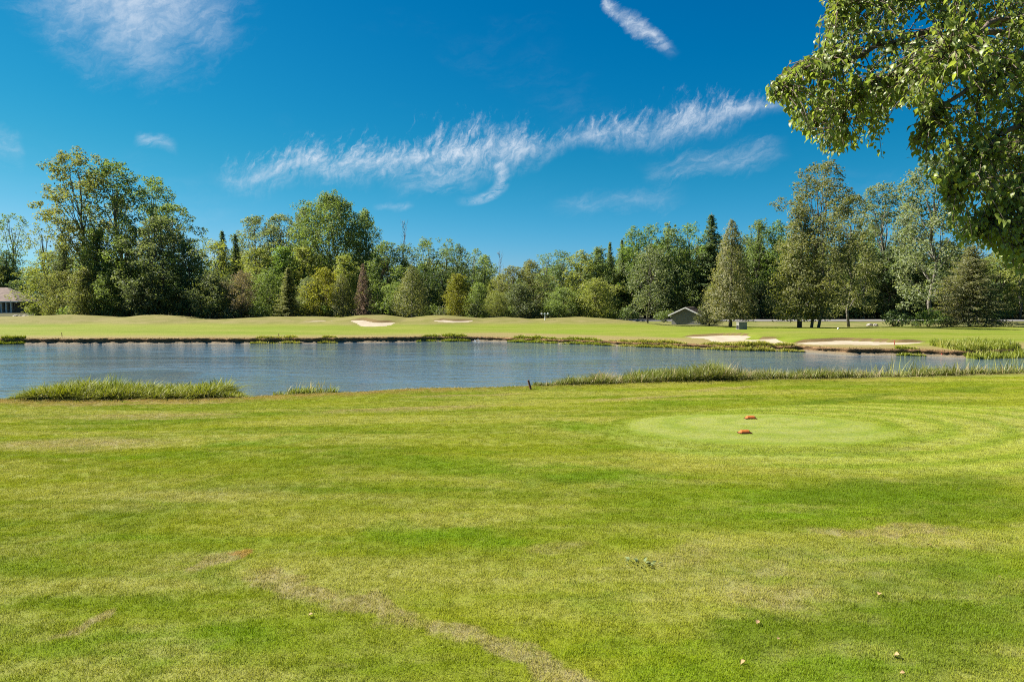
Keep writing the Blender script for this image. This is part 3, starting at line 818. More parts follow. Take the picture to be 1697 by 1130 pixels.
PROTO = {
    'cottonwood': [broad(27, 12, .38, 44, (.085, .15), 100, .34, 'spread', .01, 1, 1.0, .72, .2), broad(25, 10, .30, 40, (.10, .16), 96, .34, 'spread', -.01, 1, 1.0, .8, .2), broad(24, 11, .12, 60, (.09, .15), 96, .34, 'column', 0, 1, 1.0, .85, .2), broad(27, 11.5, .14, 110, (.075, .125), 96, .30, 'column', 0, 2, 1.0, .95, .12)],
    'bigleaf': [broad(22, 15, .2, 130, (.085, .125), 84, .30, 'round', 0, 2, 1.0, .95, .08), broad(20, 12, .15, 70, (.09, .14), 76, .30, 'round', 0, 1, 1.0, .9, .12)],
    'alder': [broad(15, 6.5, .08, 44, (.13, .19), 118, .26, 'column', .01, 1, 1, 1.05, .18), broad(15, 7, .05, 50, (.12, .18), 118, .26, 'egg', 0, 1, 1, 1.1, .2), broad(16, 6.5, .15, 40, (.11, .17), 118, .26, 'column', -.01, 1, 1, 1.2, .25), broad(15, 7.5, .06, 50, (.12, .17), 112, .26, 'round', 0, 2, 1, .95, .2)],
    'airy': [broad(15, 5.5, .35, 34, (.09, .15), 90, .24, 'column', .01, 1, 1.1, .9, .25), broad(15, 6, .3, 36, (.09, .14), 90, .24, 'spread', -.01, 1, 1.1, .8, .25)],
    'round': [broad(8, 7.5, .04, 46, (.13, .18), 130, .22, 'round', 0, 1, 1, .85, .12), broad(8, 7, .05, 44, (.13, .19), 130, .22, 'egg', 0, 1, 1, .9, .15), broad(8.5, 7, .06, 42, (.12, .18), 130, .22, 'round', 0, 2, 1, 1., .15)],
    'maple': [broad(10, 8, .16, 60, (.09, .14), 95, .22, 'round', -.01, 1, 1.0, 1.0, .12)],
    'fir': [conifer(19, 7, .05, .28, .42, 1.8, .28, .85), conifer(18, 5.5, .05, .27, .40, 1.8, .2, .8)],
    'spruce': [conifer(12, 10, .10, .24, .38, 2.0, .42, .55, ragged=.35)],
    'deadspruce': [conifer(9, 4, .03, .22, .3, .7, .45, .75, bare=True)],
    'cedar': [cedar(14, 7.4, .09, .24, 13000), cedar(7, 5.2, .10, .18, 8000, .55)],
    'snag': [snag(14, 3)],
    'shrub': [shrub(2.6, 4.2), shrub(2.2, 3.6), shrub(3.2, 4.0, 1800)],
}
CG = dict(mid=(.150, .200, .058), yel=(.205, .228, .058), dark=(.100, .145, .050), grey=(.155, .185, .088), olive=(.165, .175, .062), bright=(.150, .222, .050), rust=(.19, .125, .085), blue=(.118, .168, .070), brown=(.18, .145, .095), lemon=(.20, .20, .028))
NAMES = dict(cottonwood='cottonwood_tree', bigleaf='broadleaf_tree', alder='alder_tree', airy='alder_tree', round='leafy_tree', maple='maple_tree', fir='fir_tree', spruce='spruce_tree', deadspruce='dead_spruce', cedar='cedar_tree', snag='dead_snag', shrub='shrub')
count = {}
def plant(kind, px, top, wpx, Dp, c, label, group=None, barkc=(.10, .085, .07), var=None, zbase=None):
    x = at_y(px, 500, Dp)[0]
    zb = float(height(np.array([x]), np.array([Dp]))[0]) if zbase is None else zbase
    H = at_y(px, top, Dp)[2] - zb
    W = wpx / FPX * Dp * (1.22 if kind == 'alder' else 1.12 if kind in ('fir', 'cottonwood') else 1.0)
    k = count.get(kind, 0); count[kind] = k + 1
    tr, cr, h0, w0 = PROTO[kind][(k if var is None else var) % len(PROTO[kind])]
    cat = 'shrub' if kind == 'shrub' else 'tree'
    e = empty(NAMES[kind], (x, Dp, zb), random.random() * 6.28, label, cat, group)
    e.scale = (W / w0, W / w0, H / h0)
    t = link('trunk', tr, e); t.color = (*barkc, 1)
    if cr:
        j = 1 + random.uniform(-.14, .14)
        q = link('crown', cr, e); cc = CG[c] if isinstance(c, str) else c
        q.color = (cc[0] * j, cc[1] * j, cc[2] * j, 1)
    return e

T = [
 # left end
 ('airy', 22, 354, 62, 156, 'mid', 'thin see-through tree rising over the house at the left edge'),
 ('airy', 78, 370, 66, 120, 'yel', 'airy yellowish tree between the house and the tall cottonwoods'),
 ('cedar', 14, 414, 70, 150, 'dark', 'dark dense evergreen directly behind the house'),
 ('alder', 92, 418, 84, 112, 'yel', 'yellow-green bushy tree right of the dark evergreen by the house', 3),
 ('round', 104, 450, 74, 104, 'olive', 'olive bushy tree at the edge of the wood right of the house'),
 ('alder', 108, 402, 60, 108, 'grey', 'grey-green tree under the left arm of the tallest cottonwood'),
 ('cottonwood', 150, 252, 118, 104, 'olive', 'tallest cottonwood of all with an open crown and a long bare stem', 0),
 ('cottonwood', 200, 266, 108, 106, 'mid', 'second tall open cottonwood just right of the tallest', 1),
 ('cottonwood', 256, 293, 84, 108, 'mid', 'third cottonwood with a thin pointed top over the left wood', 1),
 ('cottonwood', 290, 338, 98, 103, 'mid', 'leafy cottonwood with one limb reaching right, at the right side of the left group', 2),
 ('alder', 165, 378, 78, 100, 'mid', 'dense tree filling the foot of the tallest cottonwood', 1),
 ('alder', 214, 370, 74, 99, 'mid', 'dense upright tree between the trunks of the two tallest cottonwoods', 0),
 ('alder', 262, 362, 96, 98, 'grey', 'wide pale-leaved tree low in the left group, with leaves down to the mound', 3),
 ('alder', 306, 402, 70, 98, 'dark', 'dark rounded tree closing the right side of the left group', 3),
 ('round', 140, 446, 86, 97, 'olive', 'low olive tree in front of the tallest cottonwood'),
 ('round', 190, 452, 80, 97, 'mid', 'low green tree under the second cottonwood'),
 ('round', 240, 462, 80, 96, 'grey', 'low grey-green tree on the mound under the third cottonwood'),
 ('round', 296, 460, 80, 96, 'dark', 'low dark tree at the dip between the first two mounds'),
 # left-centre
 ('airy', 341, 393, 44, 124, 'mid', 'very thin tree in the sky gap right of the left group'),
 ('fir', 371, 377, 48, 118, 'dark', 'dark fir poking above the wood, left one of a pair'),
 ('fir', 392, 384, 42, 108, 'dark', 'narrow dark fir with a sharp tip, right one of a pair'),
 ('alder', 370, 400, 76, 112, 'yel', 'yellow-green tree below the pair of dark firs'),
 ('cottonwood', 424, 358, 82, 118, 'grey', 'grey-green cottonwood with feathery twin tops right of the firs', 2),
 ('cottonwood', 468, 355, 82, 117, 'grey', 'grey-green cottonwood touching the left of the big rounded crown', 2),
 ('bigleaf', 552, 323, 150, 112, 'mid', 'biggest rounded crown standing high over the left-centre wood', 0),
 ('bigleaf', 505, 344, 80, 116, 'grey', 'shoulder of foliage on the left flank of the biggest rounded crown', 1),
 ('bigleaf', 608, 348, 70, 114, 'mid', 'ragged tree on the right flank of the biggest rounded crown', 1),
 ('alder', 425, 412, 76, 104, 'yel', 'yellow-green tree in front of the feathery cottonwoods'),
 ('alder', 468, 408, 76, 104, 'bright', 'fresh green tree left of the dark narrow spruce', 1),
 ('alder', 512, 408, 80, 105, 'yel', 'yellow-green tree under the left half of the biggest rounded crown'),
 ('round', 352, 452, 92, 95, 'grey', 'wide pale green low tree on the dip left of the grey thin tree'),
 ('maple', 400, 450, 66, 94, 'brown', 'grey thin-leaved tree among green ones left of the narrow spruce'),
 ('round', 446, 448, 76, 97, 'mid', 'low green tree close left of the dark narrow spruce', ),
 ('fir', 478, 440, 46, 92, 'olive', 'dark narrow spruce with a browning base on the left-centre mound', 0),
 ('round', 512, 462, 74, 96, 'grey', 'low pale tree close right of the dark narrow spruce'),
 ('round', 536, 446, 74, 94, 'lemon', 'bright yellow-green tree left of the dead brown spruce'),
 ('alder', 576, 422, 66, 98, 'yel', 'light green upright tree behind the dead brown spruce', 1),
 ('cedar', 568, 455, 50, 93, 'olive', 'olive conical cedar touching the left of the dead brown spruce', 1),
 ('deadspruce', 603, 435, 44, 91.5, 'rust', 'dead brown spruce above the pointed sand bunker'),
 ('alder', 640, 402, 70, 106, 'mid', 'green tree just right of and behind the dead brown spruce'),
 # centre
 ('snag', 669, 370, 30, 112, 'brown', 'tall leafless snag above the wood, left of two'),
 ('alder', 668, 406, 56, 110, 'mid', 'green tree round the foot of the tall leafless snag', 2),
 ('alder', 712, 396, 56, 110, 'mid', 'tallest knobbly tree in the row right of the snag', 2),
 ('airy', 738, 395, 50, 113, 'mid', 'thin green tree with layered tops between the snags'),
 ('alder', 758, 408, 56, 109, 'blue', 'blue-green tree behind the yellow roundish tree', 0),
 ('airy', 790, 412, 48, 114, 'mid', 'spindly tree left of the second leafless snag'),
 ('alder', 806, 424, 60, 110, 'mid', 'green tree at the low point of the skyline', 3),
 ('snag', 827, 420, 22, 110, 'brown', 'small leafless snag at the low point of the skyline'),
 ('cedar', 683, 441, 66, 92, 'olive', 'olive tree with a visible grey trunk between the two bunkered mounds', 1),
 ('round', 655, 468, 60, 97, 'mid', 'low green tree between the dead spruce and the olive tree with a grey trunk'),
 ('alder', 700, 440, 60, 103, 'dark', 'dark tree right behind the olive tree with a grey trunk'),
 ('round', 758, 456, 66, 93, 'lemon', 'yellow roundish tree standing out behind the central bunker'),
 ('round', 792, 470, 62, 97, 'mid', 'mid-green low tree right of the yellow roundish tree'),
 ('round', 823, 483, 46, 94, 'yel', 'small yellow-green tree below the second snag'),
 ('alder', 848, 442, 62, 104, 'olive', 'olive tree right of the low point of the skyline', 3),
 ('alder', 875, 432, 70, 104, 'olive', 'broad olive tree behind the white post', 3),
 ('airy', 905, 420, 50, 112, 'mid', 'thin-topped tree above and right of the white post'),
 ('alder', 930, 416, 58, 110, 'blue', 'blue-green tree with twin knobbly tops right of the white post', 2),
 ('round', 862, 470, 80, 97, 'grey', 'broad greyish low tree left of the white post'),
 ('round', 930, 478, 80, 98, 'mid', 'low leafy tree behind the mound right of the white post'),
 ('alder', 962, 418, 60, 108, 'yel', 'yellow-green tree left of where the skyline climbs'),
 ('alder', 990, 408, 60, 108, 'mid', 'tree at the foot of the climbing skyline', 1),
 ('round', 985, 462, 84, 98, 'yel', 'low yellow-green tree left of the grey-tipped maple'),
 # right-centre
 ('fir', 1010, 398, 36, 116, 'mid', 'first small fir tip where the skyline climbs'),
 ('fir', 1030, 392, 36, 117, 'mid', 'second small fir tip where the skyline climbs'),
 ('alder', 1050, 380, 56, 116, 'bright', 'fresh green crown left end of the even-topped row', 0),
 ('alder', 1078, 374, 54, 117, 'bright', 'tall fresh green crown behind the grey-tipped maple', 2),
 ('alder', 1108, 374, 54, 116, 'mid', 'green crown behind the right side of the grey-tipped maple', 0),
 ('alder', 1140, 372, 54, 116, 'bright', 'fresh green crown left of the tall fir near the shed', 2),
 ('maple', 1074, 410, 104, 88, 'grey', 'rounded grey-tipped maple on the lawn left of the shed', 0),
 ('fir', 1177, 349, 78, 113.5, 'dark', 'tall dark fir with a spiky tip behind the shed', 0),
 ('round', 1138, 440, 70, 113.5, 'mid', 'green tree directly behind the shed roof', 1),
 ('cedar', 1211, 364, 80, 81, (.150, .150, .062), 'broad conical cedar with a rusty tinge right of the shed', 0),
 ('cedar', 1176, 478, 44, 86, 'olive', 'small low cedar at the corner of the shed', 1),
 ('alder', 1252, 366, 56, 116, 'mid', 'upright green tree right of the rusty cedar', 2),
 ('fir', 1256, 362, 42, 118, 'mid', 'pointed fir behind the upright tree right of the rusty cedar', 1),
 ('alder', 1286, 370, 58, 116, 'bright', 'green tree between the rusty cedar and the tallest right-hand tree', 0),
 ('round', 1258, 468, 76, 114, 'grey', 'low greyish tree seen behind the utility cabinet'),
 ('cedar', 1326, 345, 100, 80, (.160, .172, .050), 'olive cedar-like tree with leaves to the ground left of the tall trunks', 0),
 ('cottonwood', 1362, 270, 118, 79, 'olive', 'tallest tree right of centre with dark twin trunks on the lawn', 3),
 ('cottonwood', 1408, 322, 84, 86, 'olive', 'olive tree leaning against the right of the twin-trunked tree', 2),
 ('cottonwood', 1462, 302, 90, 114, 'grey', 'slender silvery cottonwood beyond the road', 1),
 ('airy', 1508, 322, 60, 116, 'grey', 'thin silvery tree with wispy top right of the slender cottonwood'),
 ('airy', 1432, 400, 54, 114, 'yel', 'tree with a pale straight trunk beyond the road'),
 ('cottonwood', 1545, 256, 124, 98, 'grey', 'tall cottonwood half hidden by the near overhanging leaves', 2),
 ('alder', 1560, 398, 100, 114, 'yel', 'yellow-green tree under the tall half-hidden cottonwood', 3),
 ('spruce', 1608, 405, 128, 84, (.125, .128, .05), 'wide drooping spruce on the lawn at the right', 0),
 ('alder', 1662, 410, 80, 114, 'yel', 'pale green tree behind the drooping spruce, on its right', 3),
 ('cottonwood', 1690, 330, 90, 115, 'mid', 'green tree at the right edge under the overhanging leaves', 2),
 ('alder', 1470, 420, 70, 113.5, 'dark', 'dark tree under the slender silvery cottonwood', 0),
 ('alder', 1515, 420, 76, 113.5, 'mid', 'mid-green tree left of the drooping spruce, beyond the road', 3),
 ('alder', 1400, 420, 70, 113.5, 'mid', 'green tree beyond the road behind the twin trunks', 1),
 ('alder', 1440, 372, 66, 117, 'mid', 'green tree in the gap just left of the slender silvery cottonwood', 3),
 ('alder', 1494, 356, 66, 118, 'grey', 'grey-green tree in the gap just right of the slender silvery cottonwood', 0),
 ('spruce', 1632, 455, 70, 88, 'dark', 'smaller dark spruce tucked behind the wide drooping one', 0),
]
for r_ in T:
    kind, px, top, wpx, Dp, c, lb = r_[:7]
    bc = (.10, .085, .07)
    if 'pale straight trunk' in lb: bc = (.38, .35, .30)
    elif 'grey trunk' in lb: bc = (.26, .24, .21)
    elif 'dead brown' in lb: bc = (.17, .115, .08)
    elif kind == 'snag': bc = (.22, .19, .16)
    elif kind in ('cottonwood', 'airy'): bc = (.16, .145, .12)
    elif kind == 'deadspruce': bc = (.15, .11, .085)
    plant(kind, px, top, wpx, Dp, c, lb, 'trees along the edge of the wood' if 'snag' not in kind else 'leafless snags in the wood', bc, r_[7] if len(r_) > 7 else None)
# the back of the wood
segs = [(-150, 345, 'tree deep in the wood behind the cottonwood group'), (345, 640, 'tree deep in the wood behind the rounded crown'), (640, 1000, 'tree deep in the wood behind the central mounds'), (1000, 1330, 'tree deep in the wood behind the shed'), (1330, 1850, 'tree deep in the wood beyond the road at the right')]
sky_line = [(-60, 400), (40, 440), (120, 420), (330, 445), (345, 430), (450, 410), (640, 425), (700, 430), (830, 452), (900, 445), (1000, 420), (1100, 395), (1300, 395), (1400, 400), (1540, 420), (1760, 430)]
for a, b, lb in segs:
    px = a + 10
    while px < b:
        tp = np.interp(px, [s[0] for s in sky_line], [s[1] for s in sky_line]) + random.uniform(-4, 16)
        plant('alder', px, tp, random.uniform(52, 74), random.uniform(124, 134) if px > 95 else random.uniform(146, 158), random.choice(['mid', 'dark', 'yel', 'mid', 'blue']), lb, lb.replace('tree deep', 'trees deep'))
        if random.random() < .8:
            if px > 95: plant('alder', px + 10, tp + random.uniform(14, 46), random.uniform(56, 78), random.uniform(117, 121), random.choice(['mid', 'bright', 'yel', 'mid', 'grey']), lb, lb.replace('tree deep', 'trees deep'))
        px += random.uniform(19, 27)
# understorey
us = [(56, 504, 24, 112, 'mid', 'green shrub right beside the house'), (62, 500, 40, 110, 'dark', 'dark shrub right of the house'), (86, 502, 34, 104, 'yel', 'yellowish shrub at the left end of the wood'),
      (118, 497, 46, 98, 'mid', 'shrub at the foot of the olive trees on the first mound'), (160, 492, 50, 97, 'dark', 'dark shrub below the tallest cottonwood'), (205, 498, 44, 97, 'grey', 'pale shrub below the second cottonwood'),
      (250, 495, 50, 96, 'mid', 'shrub on the crest of the second mound'), (312, 494, 54, 95, 'dark', 'dark shrub at the end of the left group'), (352, 498, 46, 94, 'mid', 'shrub in the dip between the second and third mounds'),
      (386, 500, 40, 94, 'grey', 'greyish shrub below the thin grey tree'), (432, 496, 44, 94, 'mid', 'shrub left of the dark narrow spruce'), (512, 496, 44, 94, 'yel', 'shrub right of the dark narrow spruce'),
      (548, 500, 40, 93, 'bright', 'fresh green shrub below the yellow-green tree'), (634, 494, 50, 95, 'mid', 'shrub just right of the dead brown spruce'), (664, 500, 38, 96, 'grey', 'pale shrub left of the grey trunk'),
      (706, 498, 40, 96, 'mid', 'shrub right of the grey trunk'), (735, 503, 36, 96, 'grey', 'grey shrub left of the yellow roundish tree'), (790, 500, 44, 95, 'grey', 'greyish shrub in the dip behind the central mounds'),
      (842, 503, 40, 96, 'mid', 'shrub left of the white post'), (876, 500, 46, 96, 'grey', 'wide greyish shrub just left of the white post'), (922, 500, 46, 97, 'mid', 'shrub just right of the white post'),
      (960, 502, 46, 98, 'dark', 'dark shrub behind the long right mound'), (1004, 502, 50, 100, 'mid', 'shrub where the road disappears'), (1040, 508, 40, 101, 'dark', 'dark shrub under the left side of the grey-tipped maple'),
      (1100, 508, 36, 99, 'mid', 'shrub between the grey-tipped maple and the shed'), (1482, 508, 56, 84, 'dark', 'low dark spreading shrub on the lawn near the road'), (1541, 512, 66, 82, 'bright', 'bright green rounded shrub on the lawn near the road'),
      (1570, 518, 36, 83, 'mid', 'small shrub touching the right of the bright green one'), (1513, 528, 26, 82, 'mid', 'little shrub left of the bright green rounded one')]
for px, top, wpx, Dp, c, lb in us: plant('shrub', px, top, wpx, Dp, c, lb, 'shrubs at the foot of the trees')
for px in range(1200, 1760, 24):
    plant('shrub', px + random.uniform(-6, 6), random.uniform(492, 508), random.uniform(36, 56), random.uniform(113.5, 116), random.choice(['dark', 'mid', 'yel', 'grey']), 'shrub in the dark hedge line beyond the road', 'shrubs beyond the road')

# ------------------------------------------------------------------ reeds and bank grass
n0 = leaf_mat('reed_leaves', .3, .02, rough=.5, bend=.9)
def reed_mesh(spots, hgt_, wd, name='reeds', lean=.5, segs_=3):
    """spots (n,3); each is one curved tapering blade"""
    k = len(spots); a = rng.random(k) * 2 * PI; L = hgt_ * rng.uniform(.66, 1.12, k); le = lean * rng.uniform(.15, 1.4, k)
    dx, dy = np.cos(a), np.sin(a); wv_ = wd * rng.uniform(.6, 1.3, k)
    sx, sy = -dy, dx
    V = []
    for s in range(segs_ + 1):
        t = s / segs_; out = le * t ** 1.8 * L; up = L * t * (1 - .28 * le * t)
        ww = wv_ * (1 - t) ** .7 * .5
        c = spots + np.stack([dx * out, dy * out, up], -1)
        o = np.stack([sx * ww, sy * ww, 0 * ww], -1)
        if s < segs_: V += [c - o, c + o]
        else: V += [c]
    m = 2 * segs_ + 1
    Vv = np.stack(V, 1).reshape(-1, 3); b = (np.arange(k) * m)[:, None]
    quads = np.concatenate([b + np.array([2 * s, 2 * s + 1, 2 * s + 3, 2 * s + 2]) for s in range(segs_ - 1)])
    tris = b + np.array([2 * segs_ - 2, 2 * segs_ - 1, 2 * segs_])
    tb = np.clip(rng.normal(.5, .25, k), 0, 1); 
    tint = np.concatenate([np.tile(tb, segs_ - 1), tb])
    return mesh_np(name, Vv, [quads, tris], n0, attrs={'tint': tint})
def reed_bed(px0, px1, side, inner, outer, hgt_, wd, k, color, label, lean=.5, prof=None, name='reed_bed'):
    a = at_y(px0, 600, 27 if side == 'near' else 52)[0]; b = at_y(px1, 600, 27 if side == 'near' else 52)[0]
    if side == 'near':
        a = np.interp(px0, [n_[0] for n_ in NEAR], NP_[:, 0], left=a); b = np.interp(px1, [n_[0] for n_ in NEAR], NP_[:, 0]) if px1 < 1697 else 27.0
    else:
        a = np.interp(px0, [n_[0] for n_ in FAR], FP_[:, 0]); b = np.interp(px1, [n_[0] for n_ in FAR], FP_[:, 0])
    x = rng.uniform(a, b, k); u = rng.random(k)
    endf = np.clip(np.minimum(x - a, b - x) / (.12 * (b - a) + .2), .12, 1) ** .6
    yb = near_y(x) if side == 'near' else far_y(x)
    y = yb + inner + (outer - inner) * u * endf
    z = np.maximum(height(x, y), WATER_Z + (.12 if side == 'near' else -.05))
    clump = .72 + .28 * wob(x, 1.1, px0) + .18 * wob(x, 4.1, px1)
    if prof: clump = clump * np.interp((x - a) / (b - a), prof[0], prof[1])
    keep = rng.random(k) < clump + .35
    x, y, z, clump, endf = x[keep], y[keep], z[keep], clump[keep], endf[keep]
    me = reed_mesh(np.stack([x, y, z], -1), hgt_ * np.clip(clump, .4, 1.2) * (.55 + .45 * endf), wd, name, lean)
    o = link(name, me); o.color = (*color, 1)
    tag(o, label, 'reeds', kind='stuff'); return o
RG, RY, RT = (.165, .195, .022), (.23, .235, .045), (.30, .265, .105)
PL = ([0, .15, .4, .6, .8, 1], [.5, .95, 1.2, .85, .8, .55]); PR = ([0, .12, .25, .4, .5, .7, 1], [.55, .85, 1.2, 1.0, .75, .75, .85])
reed_bed(8, 400, 'near', .1, 2.3, .96, .046, 9500, (.165, .185, .016), 'green reed bed on the near shore at the left', 1.6, PL)
reed_bed(40, 405, 'near', -.1, .9, .52, .028, 1000, (.26,.24,.09), 'straw-coloured reed fringe of the left near shore', 1.2, PL)
reed_bed(120, 190, 'near', 1.0, 2.3, 1.25, .034, 260, RG, 'taller reeds sticking out of the left reed bed', .6)
reed_bed(448, 556, 'near', .1, .9, .62, .030, 900, RG, 'small separate tuft of reeds left of the open near shore', .8)
reed_bed(470, 552, 'near', .1, .9, .95, .026, 60, RT, 'pale tall blades in the small reed tuft', .5)
reed_bed(885, 1720, 'near', .1, 2.4, 1.02, .038, 30000, (.120, .138, .024), 'long reed bed along the near shore at the right', 1.45, PR)
reed_bed(890, 1720, 'near', .05, 2.2, 1.05, .030, 6500, (.24, .20, .10), 'dry straw-coloured reeds along the right near shore', 1.2, PR)
reed_bed(1040, 1240, 'near', .8, 2.4, 1.10, .036, 2600, RG, 'higher hump of green reeds in the right reed bed', .6)
reed_bed(1440, 1720, 'near', .8, 2.2, 1.4, .034, 260, RY, 'tall scattered reed blades near the right edge', .5)
FB = [(-30, 42, .45, 'green plants on the far bank at the left edge', RG), (418, 500, .40, 'bright green waterside patch below the left fairway', RY), (530, 562, .34, 'small green waterside tuft left of the centre', RY), (692, 780, .42, 'green waterside grass left of the white splash', RG), (842, 1010, .42, 'green waterside grass right of the white splash', RG),
      (1000, 1150, .42, 'yellow-green waterside grass at the bend of the far shore', RY), (1150, 1330, .48, 'waterside grass below the two-lobed bunker', RY), (1480, 1530, .32, 'green tuft on the crumbling bank', RG)]
for a, b, hh_, lb, c_ in FB:
    reed_bed(a, b, 'far', -.55, .5, hh_ * 1.1, .06, int((b - a) * 30), (c_[0] * 1.35, c_[1] * 1.3, c_[2] * 1.3), lb, .8, name='waterside_grass')
reed_bed(1590, 1800, 'far', -1.5, 5.0, .85, .05, 6500, RG, 'tall green reeds on the far shore at the right edge', .5)
reed_bed(1590, 1640, 'far', -1.0, 3.5, 1.0, .05, 700, RY, 'yellowish reeds at the left side of the tall far reeds', .5)
# ragged dry sod on the bank edge
xk = rng.uniform(-60, 46, 9000); yk = far_y(xk) + rng.uniform(-.14, .35, 9000)
me = reed_mesh(np.stack([xk, yk, np.interp(xk, BANKX, BANKZ) + rng.uniform(-.12, .02, 9000)], -1), .16, .03, 'bank_sod', 1.2, 2)
o = link('bank_sod', me); o.color = (.20, .15, .06, 1); tag(o, 'dry brown grass overhanging the far earth bank', 'dry grass', kind='stuff')
xk = rng.uniform(-24, 36, 9000); yk = near_y(xk) - rng.uniform(-.25, .5, 9000)
me = reed_mesh(np.stack([xk, yk, height(xk, yk) - .01], -1), .10, .012, 'shore_grass', 1.0, 2)
o = link('shore_grass', me); o.color = (.20, .17, .06, 1); tag(o, 'dry short grass along the near water edge', 'dry grass', kind='stuff')

# ------------------------------------------------------------------ lawn blades near the camera
n = mat('lawn_blades')
gr = n.new('ShaderNodeGroup'); gr.node_tree = tg
at = n.new('ShaderNodeAttribute'); at.attribute_name = 'tint'
v = at.outputs['Fac']
c = n.mix(1.0, gr.outputs[0], (1.42, 1.47, .70), 'MULTIPLY')
c = n.mix(n.mr(v, 0, .5, .5, 0, smooth=False), c, n.mix(1.0, c, (.68, .78, .52), 'MULTIPLY'))
c = n.mix(n.mr(v, .6, 1, 0, .6, smooth=False), c, n.mix(1.0, c, (1.5, 1.35, 1.8), 'MULTIPLY'))
gN = n.new('ShaderNodeNewGeometry')
nn_ = n.vm('NORMALIZE', n.vm('ADD', n.vm('SCALE', gN.outputs['Normal'], None, .45), (0, 0, 1.0)))
d = n.new('ShaderNodeBsdfDiffuse'); n.put(d.inputs[0], c); n.put(d.inputs['Normal'], nn_)
t = n.new('ShaderNodeBsdfTranslucent'); n.put(t.inputs[0], c)
m1 = n.new('ShaderNodeMixShader'); m1.inputs[0].default_value = .3
n.t.links.new(d.outputs[0], m1.inputs[1]); n.t.links.new(t.outputs[0], m1.inputs[2])
gl = n.new('ShaderNodeBsdfGlossy'); gl.inputs['Roughness'].default_value = .5
m2 = n.new('ShaderNodeMixShader'); m2.inputs[0].default_value = .008
n.t.links.new(m1.outputs[0], m2.inputs[1]); n.t.links.new(gl.outputs[0], m2.inputs[2])
n.t.links.new(m2.outputs[0], n.out.inputs[0])
BLADE = n.mat
tcoll = bpy.data.collections.new('turf_tufts')
for i in range(5):
    k = 330; sp = np.stack([rng.uniform(-.13, .13, k), rng.uniform(-.13, .13, k), np.full(k, -.004)], -1)
    L = np.full(k, .027) * rng.uniform(.6, 1.3, k)
    a = rng.normal(0.4 + i, 1.5, k); le = rng.uniform(.1, .9, k); dx, dy = np.cos(a), np.sin(a); wv_ = .0030
    b0 = sp - np.stack([-dy, dx, 0 * dx], -1) * wv_ / 2; b1 = sp + np.stack([-dy, dx, 0 * dx], -1) * wv_ / 2
    mid_ = sp + np.stack([dx * le * L * .3, dy * le * L * .3, L * .6], -1); o_ = np.stack([-dy, dx, 0 * dx], -1) * wv_ * .4
    tip = sp + np.stack([dx * le * L, dy * le * L, L * (1 - .25 * le)], -1)
    V = np.stack([b0, b1, mid_ + o_, mid_ - o_, tip], 1).reshape(-1, 3); bb = (np.arange(k) * 5)[:, None]
    q = bb + np.array([0, 1, 2, 3]); tr = bb + np.array([3, 2, 4])
    tb = np.clip(rng.normal(.5, .24, k), 0, 1)
    tcoll.objects.link(bpy.data.objects.new('tuft', mesh_np('tuft', V, [q, tr], BLADE, attrs={'tint': np.concatenate([tb, tb])})))
# patch of ground the blades grow on
pts_l = []
y_ = 4.7
while y_ < 29:
    st = .155 if y_ < 14 else .20
    xs_ = np.arange(-(y_ * .79 + 3.0), y_ * .79 + 3.0, st)
    pts_l.append(np.stack([xs_ + rng.uniform(-.06, .06, len(xs_)), y_ + rng.uniform(-.06, .06, len(xs_))], -1)); y_ += st
PL_ = np.concatenate(pts_l)
PL_ = PL_[PL_[:, 1] < near_y(PL_[:, 0]) - .05]
PL_ = np.column_stack([PL_, height(PL_[:, 0], PL_[:, 1])])
lme = bpy.data.meshes.new('lawn_grass'); lme.vertices.add(len(PL_)); lme.vertices.foreach_set('co', PL_.astype(np.float32).ravel()); lme.materials.append(BLADE); lme.update()
lawn = link('lawn_grass', lme)
tag(lawn, 'short mown grass blades of the near lawn', 'grass', kind='stuff')
ng = bpy.data.node_groups.new('grow_grass', 'GeometryNodeTree')
ng.interface.new_socket('Geometry', in_out='INPUT', socket_type='NodeSocketGeometry')
ng.interface.new_socket('Geometry', in_out='OUTPUT', socket_type='NodeSocketGeometry')
G = NT(ng)
gi = G.new('NodeGroupInput'); gout = G.new('NodeGroupOutput')
pos = G.new('GeometryNodeInputPosition')
ci_ = G.new('GeometryNodeCollectionInfo'); ci_.inputs['Collection'].default_value = tcoll; ci_.inputs['Separate Children'].default_value = True; ci_.inputs['Reset Children'].default_value = True
ip = G.new('GeometryNodeInstanceOnPoints'); ip.inputs['Pick Instance'].default_value = True
ng.links.new(gi.outputs[0], ip.inputs['Points']); ng.links.new(ci_.outputs[0], ip.inputs['Instance'])
rr_ = G.new('FunctionNodeRandomValue', data_type='FLOAT_VECTOR'); rr_.inputs[0].default_value = (-.08, -.08, 0); rr_.inputs[1].default_value = (.08, .08, 6.283)
ng.links.new(rr_.outputs[0], ip.inputs['Rotation'])
rs_ = G.new('FunctionNodeRandomValue', data_type='FLOAT'); rs_.inputs[2].default_value = .75; rs_.inputs[3].default_value = 1.25
